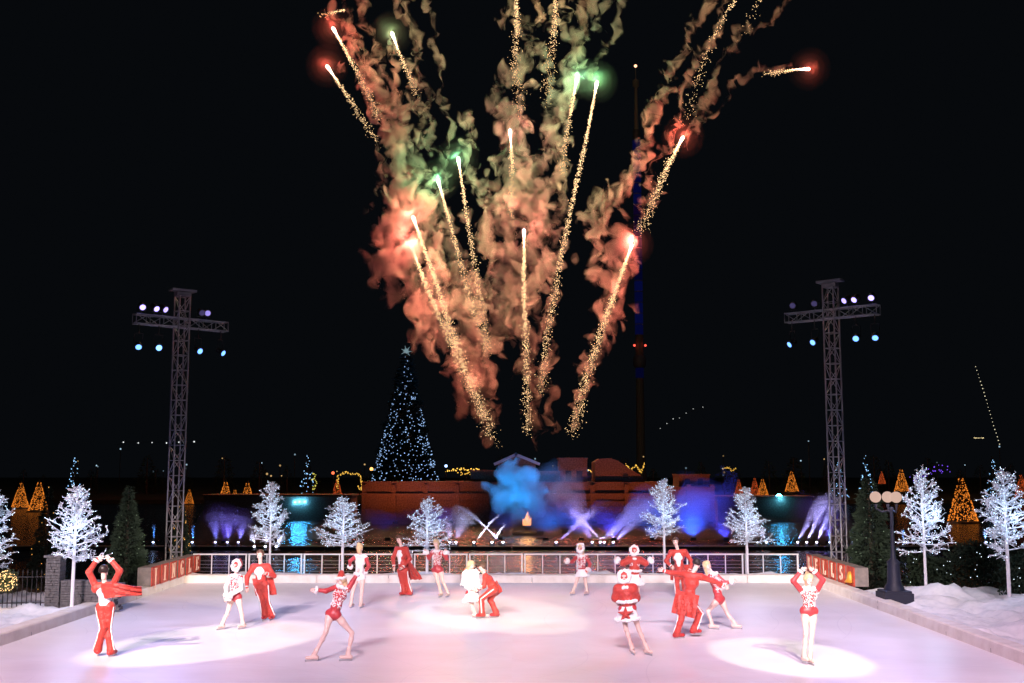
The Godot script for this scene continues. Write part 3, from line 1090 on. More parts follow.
func brick_stage() -> void:
	var o := thing("brick_stage", "long low brick stage building with stepped blocks across the lake", "building", Vector3(0, 0, -SD))
	stage_block(o, "wall", 362, 486, 483, 526, 0.0, 6.0, M.brick)
	stage_block(o, "wall", 486.1, 660, 482, 526, -0.25, 6.0, M.brick)
	stage_block(o, "wall", 660.1, 714, 488, 526, 0.0, 6.0, M.brick)
	stage_block(o, "ledge", 361, 661, 493.4, 495.0, 0.35, 0.35, M.brick)
	stage_block(o, "ledge", 362, 486, 481.6, 483.1, 0.15, 6.2, M.brick)
	stage_block(o, "ledge", 659.8, 715, 486.8, 488.1, 0.15, 6.2, M.brick)
	stage_block(o, "plinth", 361.5, 714.5, 519.0, 526.5, 0.3, 0.3, M.brick)
	for yy in [501.0, 507.5, 513.5]:
		stage_block(o, "string_course", 362.2, 713.8, yy, yy + 0.9, 0.12, 0.5, M.brick)
	for bx in [362.4, 392, 424, 455, 485.2, 520, 556, 590, 624, 658.8, 686, 709.4]:
		stage_block(o, "buttress", bx, bx + 4.2, 484.6, 518.9, 0.24, 0.6, M.brick)
	stage_block(o, "block", 470, 497.9, 470, 481.9, -1.2, 4.0, M.brick)
	stage_block(o, "block", 536.1, 559.9, 471, 481.9, -1.4, 4.0, M.brick)
	stage_block(o, "block", 560, 588, 459, 481.9, -1.0, 4.2, M.brick)
	stage_block(o, "cornice", 559.2, 588.8, 457.6, 459.0, -0.9, 4.4, M.brick)
	stage_block(o, "block", 680, 711, 475.5, 486.7, -0.8, 4.0, M.brick)
	stage_block(o, "cornice", 679.4, 711.6, 474.2, 475.5, -0.7, 4.2, M.brick)
	# house with a gable behind the smoke
	stage_block(o, "gable_house", 498, 536, 465, 481.9, -1.6, 4.5, M.brick)
	var ga := MB.new()
	var l := Vector3(sx(496), sy(464.5), -1.45)
	var r := Vector3(sx(538), sy(464.5), -1.45)
	var t := Vector3(sx(516), sy(455.5), -1.45)
	var bk := Vector3(0, 0, -4.8)
	ga.tri(l, r, t)
	ga.quad(l, l + bk, r + bk, r)
	ga.quad(r, r + bk, t + bk, t)
	ga.quad(t, t + bk, l + bk, l)
	ga.tri(r + bk, l + bk, t + bk)
	part("gable", ga, M.brick, o)
	for e in [[l, t], [t, r]]:
		var rf := MB.new()
		var a: Vector3 = e[0]
		var b: Vector3 = e[1]
		var d := (b - a).normalized()
		var nn := Vector3(-d.y, d.x, 0)
		var mid := (a + b) * 0.5 + bk * 0.5 + nn * 0.09 + Vector3(0, 0, 0.2)
		rf.box(mid, Vector3((b - a).length() + 0.3, 0.18, 5.4), Basis(d, nn, Vector3(0, 0, 1)))
		part("roof", rf, M.slate, o)
		var vg := MB.new()
		vg.box((a + b) * 0.5 + nn * 0.1 + Vector3(0, 0, 0.62), Vector3((b - a).length() + 0.35, 0.26, 0.12), Basis(d, nn, Vector3(0, 0, 1)))
		part("barge_board", vg, M.trim, o)
	# rounded block that slopes off to the right
	var pts := [[596, 482], [596, 462], [601, 458.5], [612, 458], [620, 461], [630, 468], [641, 474.5], [646, 481], [646, 482]]
	var sl := MB.new()
	var f := []
	for p in pts:
		f.append(Vector3(sx(p[0]), sy(p[1]), -1.1))
	for k in range(1, f.size() - 1):
		sl.tri(f[0], f[k + 1], f[k])
		sl.tri(f[0] + bk, f[k] + bk, f[k + 1] + bk)
	for k in f.size():
		var q := (k + 1) % f.size()
		sl.quad(f[k], f[q], f[q] + bk, f[k] + bk)
	part("curved_block", sl, M.brick, o)
	# dark panels on the blocks: the shade of openings is put into their colour
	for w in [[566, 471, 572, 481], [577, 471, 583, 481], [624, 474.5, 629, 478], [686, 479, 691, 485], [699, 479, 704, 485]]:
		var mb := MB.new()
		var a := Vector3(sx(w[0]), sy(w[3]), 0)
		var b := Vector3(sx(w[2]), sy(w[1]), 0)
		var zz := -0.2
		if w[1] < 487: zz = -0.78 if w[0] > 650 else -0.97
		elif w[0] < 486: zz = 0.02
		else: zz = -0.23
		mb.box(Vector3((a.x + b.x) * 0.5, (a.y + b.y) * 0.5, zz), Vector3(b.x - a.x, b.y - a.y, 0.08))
		part("shaded_opening", mb, M.dark, o)
	# lower quay to the right
	var qo := thing("quay_wall", "low dim brick quay wall right of the stage", "wall", Vector3(0, 0, -SD - 8.0))
	var mb2 := MB.new()
	mb2.box(Vector3((sx(715) + sx(800)) * 0.54, -0.1, 0), Vector3(9.5, 2.4, 5.0))
	part("wall", mb2, M.brick, qo)
	mb2 = MB.new()
	mb2.box(Vector3((sx(715) + sx(800)) * 0.54, 1.2, 0), Vector3(9.8, 0.18, 5.3))
	part("coping", mb2, M.brick, qo)
	var q2 := thing("quay_wall", "low dim brick quay wall behind the blue lamps left of the stage", "wall", Vector3(0, 0, -SD - 10.0))
	mb2 = MB.new()
	mb2.box(Vector3(-24.0, -0.1, 0), Vector3(15.0, 2.6, 5.0))
	part("wall", mb2, M.brick, q2)
	mb2 = MB.new()
	mb2.box(Vector3(-24.0, 1.3, 0), Vector3(15.3, 0.18, 5.3))
	part("coping", mb2, M.brick, q2)
	# floodlights on floats before the wall
	var n := 0
	for x in [376, 402, 428, 454, 552, 590, 625, 660, 700]:
		var p := Vector3(sx(x), WATER + 0.12, -SD + 5.2)
		floodlight(p, Vector3(sx(x), 4.0, -SD), Color(1.0, 0.3, 0.13), 8.0, 50.0, "small warm floodlight on the water before the brick stage", "floodlights of the brick stage", 0.4)
		n += 1

# ---- observation tower far behind
func sky_tower() -> void:
	var dist := 340.0
	var b := at_d(641, 470, dist)
	b.y = -0.7
	var h := at_d(641, 66, dist).y - b.y
	var k := dist / F * 1.0
	var yy := func(y: float) -> float: return at_d(641, y, dist).y - b.y
	var o := thing("observation_tower", "slender observation tower with a blue lit shaft and red beacons behind the smoke", "tower", b)
	var mb := MB.new()
	mb.lathe(Vector3.ZERO, [[2.0, 0], [1.4, 6], [1.2, yy.call(375)], [1.2, yy.call(130)]], 14)
	part("shaft", mb, mat(Color(0.16, 0.15, 0.15), 0.7), o)
	mb = MB.new()
	mb.lathe(Vector3(0, yy.call(130), 0), [[0.7, 0], [0.55, 8], [0.4, yy.call(82) - yy.call(130)]], 8)
	part("mast", mb, mat(Color(0.62, 0.5, 0.32), 0.6), o)
	mb = MB.new()
	mb.lathe(Vector3(0, yy.call(88), 0), [[0.4, 0], [1.1, 0.6], [1.1, 2.4], [0.4, 2.9], [0.3, 3.0]], 10)
	mb.bar(Vector3(0, yy.call(82), 0), Vector3(0, yy.call(67), 0), 0.13, 5)
	part("mast_head", mb, mat(Color(0.5, 0.42, 0.3), 0.6), o)
	mb = MB.new()
	mb.ball(Vector3(0, h, 0), Vector3.ONE * 0.5, 8, 6)
	part("beacon_lamp", mb, glow(Color(1.0, 0.45, 0.25), 3.0), o)
	mb = MB.new()
	mb.lathe(Vector3(0, yy.call(368), 0), [[1.4, 0], [1.9, 0.8], [2.0, 2.0], [1.9, 3.2], [1.4, 4.0]], 18)
	part("cabin", mb, mat(Color(0.12, 0.13, 0.2), 0.5), o)
	for s in 22:
		var y := lerpf(378, 150, s / 21.0)
		if y < 360 and y > 344:
			continue
		var ring := MB.new()
		var y0: float = yy.call(y)
		ring.lathe(Vector3(0, y0, 0), [[1.15, -0.1], [1.26, 0.0], [1.26, 3.05], [1.15, 3.15]], 14)
		part("led_band_light", ring, glow(Color(0.02, 0.05, 0.75).lerp(Color(0.16, 0.03, 0.5), 0.8 if s > 12 and s < 16 else 0.0), rr(0.018, 0.05)), o)
	for s in [-1, 1]:
		mb = MB.new()
		mb.ball(Vector3(s * 1.7, yy.call(346), 1.6), Vector3.ONE * 0.36, 8, 6)
		part("beacon_lamp", mb, glow(Color(1.0, 0.08, 0.05), 2.5), o)

# ---- distant lights: strings of bulbs on wires, one string per thing
func light_string(label: String, pts: Array, dist: float, col: Color, e: float, n: int, r: float, jit := 0.0) -> void:
	var w := []
	for p in pts:
		w.append(at_d(p[0], p[1], dist))
	var o := thing("light_string", label, "string lights", w[0], 0.0, "light strings on the far shore")
	var mb := MB.new()
	var wire := MB.new()
	var tot := 0.0
	for k in w.size() - 1:
		tot += (w[k + 1] - w[k]).length()
		wire.bar(w[k] - w[0], w[k + 1] - w[0], r * 0.2, 3)
	for k in n:
		var left := tot * (k + 0.5) / n
		var q := 0
		while q < w.size() - 2 and left > (w[q + 1] - w[q]).length():
			left -= (w[q + 1] - w[q]).length()
			q += 1
		var p: Vector3 = w[q] + (w[q + 1] - w[q]).normalized() * left - w[0]
		mb.octa(p + rv(jit), r * rr(0.7, 1.2))
	part("wire", wire, M.black, o)
	stuff(part("bulbs", mb, glow(col, e), o))

func shore_lamp(label: String, x: float, y: float, dist: float, col: Color, e: float, r: float) -> void:
	var top := at_d(x, y, dist)
	var b := Vector3(top.x, -0.6 if dist > 170 else WATER, top.z)
	var o := thing("shore_lamp", label, "lamp", b, 0.0, "lamps along the far shore")
	var mb := MB.new()
	mb.bar(Vector3.ZERO, Vector3(0, top.y - b.y, 0), 0.07, 5)
	part("pole", mb, M.black, o)
	mb = MB.new()
	mb.ball(Vector3(0, top.y - b.y, 0), Vector3.ONE * r, 8, 6)
	part("lamp_head", mb, glow(col, e), o)
	if e > 20.0:
		omni(o, Vector3(0, top.y - b.y, r + 0.3), col, 8.0, r)

func far_lights() -> void:
	rng.seed = 404
	var gold := Color(1.0, 0.55, 0.08)
	light_string("garland arch of yellow lights left of the tower tree", [[337, 488], [338, 476], [345, 472], [352, 474], [357, 473], [361, 478], [362, 490], [358, 486]], 135.0, gold, 1.3, 70, 0.075, 0.12)
	light_string("column of green gold lights left of the garland arch", [[313, 472], [315, 491]], 140.0, Color(0.8, 0.7, 0.12), 1.0, 24, 0.08, 0.3)
	light_string("row of yellow eave lights right of the tower tree", [[446, 471], [462, 469], [480, 470]], 150.0, gold, 2.2, 34, 0.09, 0.15)
	light_string("second row of yellow lights below the eave lights", [[458, 474], [468, 473], [484, 475]], 150.0, gold, 1.6, 22, 0.08, 0.2)
	light_string("zigzag of yellow lights above the curved brick block", [[625, 464], [631, 470], [636, 465], [641, 473], [645, 463]], 150.0, gold, 1.8, 40, 0.07, 0.08)
	light_string("small cluster of yellow lights between the brick blocks", [[588, 469], [592, 472], [595, 470]], 150.0, gold, 2.0, 8, 0.1, 0.1)
	light_string("short zigzag of amber lights beyond the brick stage end", [[722, 469], [728, 467], [732, 471], [736, 468]], 160.0, gold, 1.1, 24, 0.07, 0.1)
	light_string("slanted line of pale lights on a distant crane", [[975, 365], [984, 392], [992, 420], [1000, 446]], 300.0, Color(1.0, 0.9, 0.6), 1.4, 22, 0.13, 0.05)
	light_string("short row of warm lights beside the distant crane", [[974, 438], [984, 438]], 300.0, Color(1.0, 0.8, 0.4), 1.6, 9, 0.13, 0.05)
	light_string("dotted line of dim lights on a coaster track behind the observation tower", [[655, 430], [672, 420], [690, 412], [706, 406]], 320.0, Color(0.8, 0.82, 0.8), 0.9, 7, 0.16, 0.5)
	light_string("row of small white roof lights behind the left tower mast", [[117, 445], [126, 442], [142, 442], [172, 442], [186, 442], [201, 441]], 260.0, Color(0.85, 0.88, 0.9), 1.2, 6, 0.2, 0.3)
	light_string("spray of violet lights behind the flocked tree by the lamp post", [[912, 480], [920, 474], [935, 470], [946, 467]], 120.0, Color(0.22, 0.08, 1.0), 1.6, 44, 0.06, 0.5)
	shore_lamp("bright cyan lamp on the quay right of the stage", 779, 497, 112.0, Color(0.05, 0.5, 1.0), 45.0, 0.33)
	for q in [[296, 502], [300.5, 501.5], [305.5, 501.5]]:
		shore_lamp("one of three cyan lamps set close together on the left quay", q[0], q[1], 114.0, Color(0.05, 0.45, 1.0), 35.0, 0.2)
	shore_lamp("orange lamp beside the garland arch", 371.5, 469, 140.0, Color(1.0, 0.45, 0.12), 3.0, 0.22)
	shore_lamp("red lamp at the left end of the garland arch", 333, 473, 140.0, Color(1.0, 0.16, 0.06), 2.0, 0.2)
	shore_lamp("cold blue lamp beside the foot of the tower tree", 446, 466, 150.0, Color(0.4, 0.6, 1.0), 3.0, 0.2)
	for k in 42:
		var x := rr(5, 1020)
		var y := 470.0 - absf(rng.randfn(0, 14.0)) + 6.0
		if x > 380 and x < 440: continue
		var warm := rng.randf() < 0.55
		shore_lamp(("small warm lamp" if warm else "small cold lamp") + " among the scattered lights of the far shore", x, y, rr(190, 260), Color(1.0, 0.62, 0.25) if warm else Color(0.5, 0.75, 0.95), rr(0.15, 0.9), rr(0.1, 0.2))

# ---- fireworks
const FD := 150.0
var smoke_noise := FastNoiseLite.new()
var warp_noise := FastNoiseLite.new()

# Smoke strands are polylines of [x, y, radius] in pixels of the photograph, unprojected at the distance of the fireworks.
func smoke_plume(called: String, label: String, strands: Array, cell: float, dist: float, skins: Array, amp: float, freq: float, levels: Array) -> void:
	var puffs := []
	var mn := Vector3.INF
	var mx := -Vector3.INF
	var ppm := F / dist
	for s in strands:
		var z := rr(-2.5, 2.5)
		var wob := rr(0.0, 100.0)
		for k in s.size() - 1:
			var a := at_d(s[k][0], s[k][1], dist + z)
			var b := at_d(s[k + 1][0], s[k + 1][1], dist + z)
			var ra: float = s[k][2] / ppm * lerpf(0.78, 1.0, smoothstep(60.0, 260.0, s[k][1]))
			var rb: float = s[k + 1][2] / ppm * lerpf(0.78, 1.0, smoothstep(60.0, 260.0, s[k + 1][1]))
			var steps := maxi(1, int((b - a).length() / (0.085 * (ra + rb) * 0.5 + 0.1)))
			for q in steps:
				var t := (q + rng.randf()) / steps
				var r := lerpf(ra, rb, t)
				var p := a.lerp(b, t)
				wob += 0.31
				p += Vector3(sin(wob * 1.7) + sin(wob * 0.73), 0.6 * sin(wob * 1.13), cos(wob * 1.4)) * r * 0.28
				for h in 3:
					var jit := Vector3(rng.randfn(0, 0.46), rng.randfn(0, 0.46), rng.randfn(0, 0.4)) * r
					var rs := clampf(r * rr(0.17, 0.4), 0.27, 1.1) * (1.0 if h == 0 else 0.8)
					puffs.append([p + jit, rs])
					mn = mn.min(p + jit - Vector3.ONE * (rs * 1.6 + 0.6))
					mx = mx.max(p + jit + Vector3.ONE * (rs * 1.6 + 0.6))
	var nx := int((mx.x - mn.x) / cell) + 2
	var ny := int((mx.y - mn.y) / cell) + 2
	var nz := int((mx.z - mn.z) / cell) + 2
	var g := PackedFloat32Array()
	g.resize(nx * ny * nz)
	g.fill(-1.0)
	var squash := Vector3(1.12, 0.68, 1.12)
	for s in puffs:
		var a: Vector3 = s[0]
		var rad: float = s[1]
		var r := rad * 1.45
		var lo3 := ((a - Vector3.ONE * r - mn) / cell).floor()
		var hi3 := ((a + Vector3.ONE * r - mn) / cell).ceil()
		for z in range(maxi(0, int(lo3.z)), mini(nz, int(hi3.z) + 1)):
			for y in range(maxi(0, int(lo3.y)), mini(ny, int(hi3.y) + 1)):
				var q := (z * ny + y) * nx
				for x in range(maxi(0, int(lo3.x)), mini(nx, int(hi3.x) + 1)):
					var f := 1.0 - ((mn + Vector3(x, y, z) * cell - a) * squash).length() / rad
					if f > g[q + x]:
						g[q + x] = f
	smoke_noise.frequency = freq
	for z in nz:
		for y in ny:
			var q := (z * ny + y) * nx
			for x in nx:
				var f := g[q + x]
				if f > -0.5:
					var p := mn + Vector3(x, y, z) * cell
					g[q + x] = f + amp * smoke_noise.get_noise_3d(p.x, p.y * 0.5, p.z)
	for z in [0, nz - 1]:
		for q in nx * ny:
			g[z * nx * ny + q] = -1.0
	for q in ny * nz:
		g[q * nx] = -1.0
		g[q * nx + nx - 1] = -1.0
	var root := thing(called, label, "smoke", Vector3.ZERO, 0.0, "smoke of the fireworks")
	stuff(root)
	var tris := 0
	for k in 3:
		var m := MB.new()
		nets(g, nx, ny, nz, mn, cell, levels[k], m)
		churn(m)
		part(["thin_smoke", "middle_smoke", "dense_smoke"][k], m, skins[k], root)
		tris += m.i.size() / 3
	print(called, " ", nx, "x", ny, "x", nz, " tris ", tris)

# Turbulence: the same swirl moves both skins of a plume.
func churn(mb: MB) -> void:
	var w := warp_noise
	for k in mb.v.size():
		var p := mb.v[k]
		var q := p * 3.1
		mb.v[k] = p + Vector3(w.get_noise_3d(p.x, p.y, p.z), w.get_noise_3d(p.x + 57.0, p.y, p.z), w.get_noise_3d(p.x, p.y + 91.0, p.z)) * 1.1 + Vector3(w.get_noise_3d(q.x, q.y, q.z), w.get_noise_3d(q.x, q.y, q.z + 33.0), w.get_noise_3d(q.x, q.y + 71.0, q.z)) * 0.5

# A comet: burning star at its head and the sparks it sheds along a polyline of pixels.
func comet(label: String, pts: Array, star_col: Color, spark_col: Color, e: float, sparks: int, spread: float, star := true, z := -3.0) -> void:
	var w := []
	var total := 0.0
	for p in pts:
		w.append(at_d(p[0], p[1], FD + z))
	for k in w.size() - 1:
		total += (w[k + 1] - w[k]).length()
	var root := thing("firework_comet", label, "firework", w[0], 0.0, "firework comets over the lake")
	var ppm := F / FD
	var mb := MB.new()
	var more := int(sparks * 2.4) + (90 if star else 0)
	for k in more:
		var u := pow(rng.randf(), 1.25) if k < int(sparks * 2.4) else pow(rng.randf(), 1.3) * minf(1.0, 5.5 / total)
		var left := u * total
		var q := 0
		while q < w.size() - 2 and left > (w[q + 1] - w[q]).length():
			left -= (w[q + 1] - w[q]).length()
			q += 1
		var p: Vector3 = w[q] + (w[q + 1] - w[q]).normalized() * left
		var sp := spread / ppm * (0.14 + 0.68 * u)
		p += Vector3(rng.randfn(0, 0.5), rng.randfn(0, 0.5), rng.randfn(0, 0.5)) * sp + Vector3(0, -sp * 0.5 * u, 0)
		mb.octa(p - w[0], rr(0.026, 0.066) * (1.15 - 0.4 * u))
	var sm := part("spark_trail", mb, glow(spark_col, 2.7), root)
	stuff(sm)
	if star:
		var d: Vector3 = (w[1] - w[0]).normalized()
		var hb := MB.new()
		hb.tube([-d * 0.22, Vector3.ZERO, d * 0.4, d * 1.0, d * 1.8, d * 2.6], [0.03, 0.24, 0.24, 0.15, 0.07, 0.015], 8)
		part("burning_star", hb, glow(star_col.lerp(Color(1, 0.95, 0.8), 0.6), 6.0), root)
	omni(root, -((w[1] - w[0]).normalized()) * 0.5 + Vector3(0, 0, 0.6), star_col, e * 0.75, 0.3)
	# the burning sparks light the smoke along the trail
	for t in [0.3, 0.7]:
		var left: float = t * total
		var q := 0
		while q < w.size() - 2 and left > (w[q + 1] - w[q]).length():
			left -= (w[q + 1] - w[q]).length()
			q += 1
		var p: Vector3 = w[q] + (w[q + 1] - w[q]).normalized() * left - w[0]
		omni(root, p + Vector3(0, 0, 3.0), star_col.lerp(Color(1.0, 0.22, 0.13), 0.25 + 0.5 * t), (e * 0.44 + 15.0) * clampf(total / 14.0, 0.25, 1.0) * (1.25 - 1.05 * t), 0.5)
	if star and e > 35.0 and (star_col.r - star_col.g > 0.8 or star_col.g - star_col.r > 0.2):
		for q in [[0.5, 0.03], [0.95, 0.01], [1.5, 0.005], [2.2, 0.0025], [3.0, 0.0012]]:
			var hz := MB.new()
			hz.ball(Vector3.ZERO, Vector3.ONE * q[0], 20, 14)
			part("head_haze", hz, fogm(Color(0.9, 0.9, 0.9), q[1]), root)

func fireworks() -> void:
	smoke_noise.seed = 5
	warp_noise.seed = 8
	warp_noise.noise_type = FastNoiseLite.TYPE_SIMPLEX_SMOOTH
	warp_noise.frequency = 0.22
	warp_noise.fractal_type = FastNoiseLite.FRACTAL_NONE
	smoke_noise.noise_type = FastNoiseLite.TYPE_SIMPLEX_SMOOTH
	smoke_noise.fractal_type = FastNoiseLite.FRACTAL_FBM
	smoke_noise.fractal_octaves = 4
	smoke_noise.fractal_gain = 0.55
	smoke_noise.domain_warp_enabled = true
	smoke_noise.domain_warp_amplitude = 1.2
	smoke_noise.domain_warp_frequency = 0.22
	var skins := [fogm(Color(0.9, 0.88, 0.86), 0.16), fogm(Color(0.9, 0.88, 0.86), 0.3), fogm(Color(0.9, 0.88, 0.86), 0.6)]
	var left := [
		[[491, 445, 5], [482, 408, 12], [466, 372, 20], [446, 335, 28], [426, 300, 32], [406, 262, 30], [396, 225, 25], [400, 190, 22], [406, 160, 17], [398, 130, 16], [387, 105, 14], [370, 72, 11], [354, 40, 8], [340, 18, 5], [322, 14, 4]],
		[[488, 400, 8], [478, 350, 14], [470, 310, 14], [480, 270, 10]],
		[[436, 260, 14], [428, 225, 14], [420, 200, 12], [414, 180, 10]],
		[[404, 160, 9], [392, 120, 8], [378, 92, 7], [364, 62, 5], [350, 22, 5], [345, -8, 5]],
		[[470, 330, 12], [462, 300, 15], [455, 265, 12], [448, 225, 9], [441, 190, 7], [440, 165, 6], [434, 140, 6], [430, 110, 5], [424, 80, 4], [412, 40, 4], [398, 10, 4], [392, -8, 4]],
		[[425, 150, 7], [420, 120, 6], [412, 90, 6], [404, 60, 4], [398, 38, 3]],
		[[448, 160, 4], [452, 130, 3.5], [444, 90, 3.5], [438, 60, 4], [430, 30, 5], [425, 0, 5], [424, -10, 5]],
		[[392, 100, 5], [384, 70, 5], [374, 42, 6], [364, 20, 5], [357, -10, 5]],
		[[402, 130, 4], [400, 95, 4], [392, 72, 4], [394, 50, 3]],
		[[378, 118, 5], [366, 88, 5], [356, 60, 4], [346, 34, 4], [336, 10, 3], [330, -8, 3]],
		[[344, 74, 3], [336, 66, 4], [330, 72, 2]],
		[[418, 120, 4], [414, 84, 3.5], [420, 50, 4], [410, 20, 4], [405, -8, 4]],
		[[464, 158, 8], [474, 135, 7], [466, 115, 10]],
		[[478, 210, 12], [484, 185, 8], [470, 172, 6]],
		[[388, 210, 10], [380, 190, 6], [386, 165, 6], [378, 150, 4]],
		[[430, 190, 7], [420, 172, 6], [415, 155, 5]],
	]
	var tint := Color(1.0, 0.62, 0.3)
	smoke_plume("firework_smoke", "curling tan and red smoke plume above the lit tower tree", left, 0.23, FD, skins, 1.35, 0.6, [-0.08, 0.16, 0.42])
	var centre := [
		[[540, 445, 3], [535, 400, 7], [528, 360, 11], [516, 320, 18], [512, 285, 24], [515, 245, 28], [520, 205, 28], [520, 165, 24], [515, 135, 19], [510, 110, 14]],
		[[505, 130, 10], [500, 100, 9], [508, 75, 11], [530, 62, 12], [522, 30, 8], [512, -8, 8]],
		[[497, 24, 7], [515, 15, 8], [535, 20, 8]],
		[[540, 160, 14], [556, 120, 13], [568, 85, 15], [574, 55, 16], [580, 30, 16], [588, -10, 15]],
		[[588, 78, 4], [602, 50, 3.5], [615, 36, 3.5], [622, 15, 3.5], [628, -8, 3.5]],
		[[556, 30, 9], [560, -8, 10]], [[540, 20, 8], [537, -8, 7]],
		[[552, 430, 3], [548, 370, 6], [550, 320, 8], [553, 270, 10], [560, 220, 9], [560, 180, 11], [564, 140, 11]],
		[[492, 255, 11], [486, 222, 7], [494, 190, 9]],
		[[535, 290, 12], [545, 250, 14], [540, 210, 14]],
		[[500, 350, 9], [494, 315, 10], [488, 285, 9], [492, 262, 9]],
		[[548, 130, 6], [552, 100, 6], [545, 70, 7], [540, 45, 7]],
		[[530, 130, 6], [525, 105, 7], [532, 85, 7]],
		[[600, 30, 6], [606, 10, 7], [604, -8, 7]]]
	smoke_plume("firework_smoke", "tall central smoke plume, red below and green above, over the stage gable", centre, 0.235, FD, skins, 1.35, 0.6, [-0.08, 0.16, 0.42])
	var right := [
		[[572, 430, 2.5], [580, 400, 5], [592, 365, 8], [605, 330, 12], [610, 295, 15], [612, 260, 17], [606, 228, 17], [600, 205, 13], [618, 190, 13], [635, 172, 11], [642, 150, 10], [652, 125, 10], [661, 95, 8], [674, 65, 7], [692, 35, 6], [712, -8, 6]],
		[[640, 215, 8], [655, 182, 6], [662, 155, 5], [674, 130, 6], [684, 100, 5], [697, 68, 5], [714, 35, 5], [732, -8, 5]],
		[[690, 146, 8], [697, 125, 6], [703, 105, 6], [712, 85, 4], [720, 60, 6], [733, 50, 6], [738, 30, 5], [752, 25, 4], [770, 22, 4], [790, -4, 4]],
		[[698, 122, 3], [715, 108, 2.5], [725, 95, 2.5], [735, 83, 2.5], [750, 71, 2], [770, 67, 2], [792, 69, 2]],
		[[600, 250, 12], [588, 225, 8], [596, 198, 8], [606, 190, 7]]]
	smoke_plume("firework_smoke", "tan and red smoke plume leaning over the observation tower", right, 0.23, FD, skins, 1.35, 0.6, [-0.08, 0.16, 0.42])
	var red := Color(1.0, 0.1, 0.06)
	var pink := Color(1.0, 0.16, 0.11)
	var green := Color(0.28, 1.0, 0.38)
	var gold := Color(1.0, 0.62, 0.24)
	comet("gold comet with a red head, topmost of the red pair above the lit tower tree", [[333, 28], [352, 62], [372, 100], [378, 118]], red, tint, 75, 240, 6.0)
	comet("gold comet with a red head just below the other red headed one", [[327, 66], [345, 92], [362, 118], [378, 140]], red, tint, 60, 150, 6.0)
	comet("short gold comet with a greenish white head among thin smoke strands", [[392, 33], [400, 55], [408, 72], [418, 95]], Color(0.7, 1.0, 0.4), tint, 40, 120, 5.0)
	comet("long gold comet with a pale green head left of its taller green neighbour", [[438, 180], [452, 230], [468, 290], [488, 352]], green, tint, 75, 330, 7.0)
	comet("long gold comet with a green head inside the left smoke plume", [[458, 158], [466, 210], [476, 270], [488, 345]], green, tint, 75, 330, 7.0)
	comet("bright gold comet with a pink head in the red part of the left plume", [[413, 217], [432, 270], [450, 325], [470, 380], [494, 438]], pink, tint, 120, 620, 9.0)
	comet("bright gold comet with a pink head below and beside the other pink headed one", [[411, 245], [430, 295], [450, 340], [468, 378], [490, 420]], pink, tint, 90, 420, 9.0)
	comet("fading gold spark fall with no head in the left plume", [[345, 10], [333, 12], [320, 14]], red, tint, 14, 40, 5.0, false)
	comet("gold comet with a pink head in the upper middle of the central plume", [[510, 130], [512, 165], [511, 200], [512, 222]], Color(1.0, 0.2, 0.17), tint, 75, 170, 6.0)
	comet("long gold comet with a pale head low in the central plume", [[524, 230], [524, 290], [526, 350], [528, 430]], Color(1.0, 0.2, 0.15), tint, 95, 520, 7.0)
	comet("left of two loose gold spark trails at the top of the central plume", [[516, -10], [517, 30], [514, 60], [519, 105]], gold, tint, 30, 240, 10.0, false)
	comet("right of two loose gold spark trails at the top of the central plume", [[556, -10], [555, 25], [551, 50], [548, 95]], gold, tint, 30, 200, 10.0, false)
	comet("pale comet with a green head, shorter of the green pair in the central plume", [[577, 78], [571, 110], [566, 140], [562, 172]], Color(0.4, 1.0, 0.45), tint, 85, 200, 6.0)
	comet("longest pale comet with a green head along the edge of the central plume", [[597, 82], [588, 130], [575, 190], [562, 250], [548, 330], [540, 392]], Color(0.35, 1.0, 0.35), tint, 100, 760, 7.0)
	comet("gold comet with a red head high in the right plume", [[683, 137], [668, 165], [655, 195], [640, 228]], red, tint, 120, 330, 9.0)
	comet("long gold comet with a red head low in the right plume", [[632, 245], [615, 290], [598, 340], [586, 378], [572, 430]], Color(1.0, 0.14, 0.1), tint, 110, 600, 9.0)
	comet("gold comet with a red head flying out at the end of a thin smoke arm", [[809, 69], [795, 69.5], [780, 71], [764, 73]], red, tint, 40, 90, 4.0)
	comet("falling line of gold sparks leaving the top of the frame in the right plume", [[742, -10], [722, 20], [705, 55], [692, 95], [684, 122]], gold, tint, 22, 130, 10.0, false)
	comet("sparse gold sparks beside the right plume's upper strands", [[764, -8], [750, 14], [742, 35]], gold, tint, 10, 26, 12.0, false)

# ---- fountains on a pontoon, blue mist, cyan smoke and the flame boat
const PD := 72.0

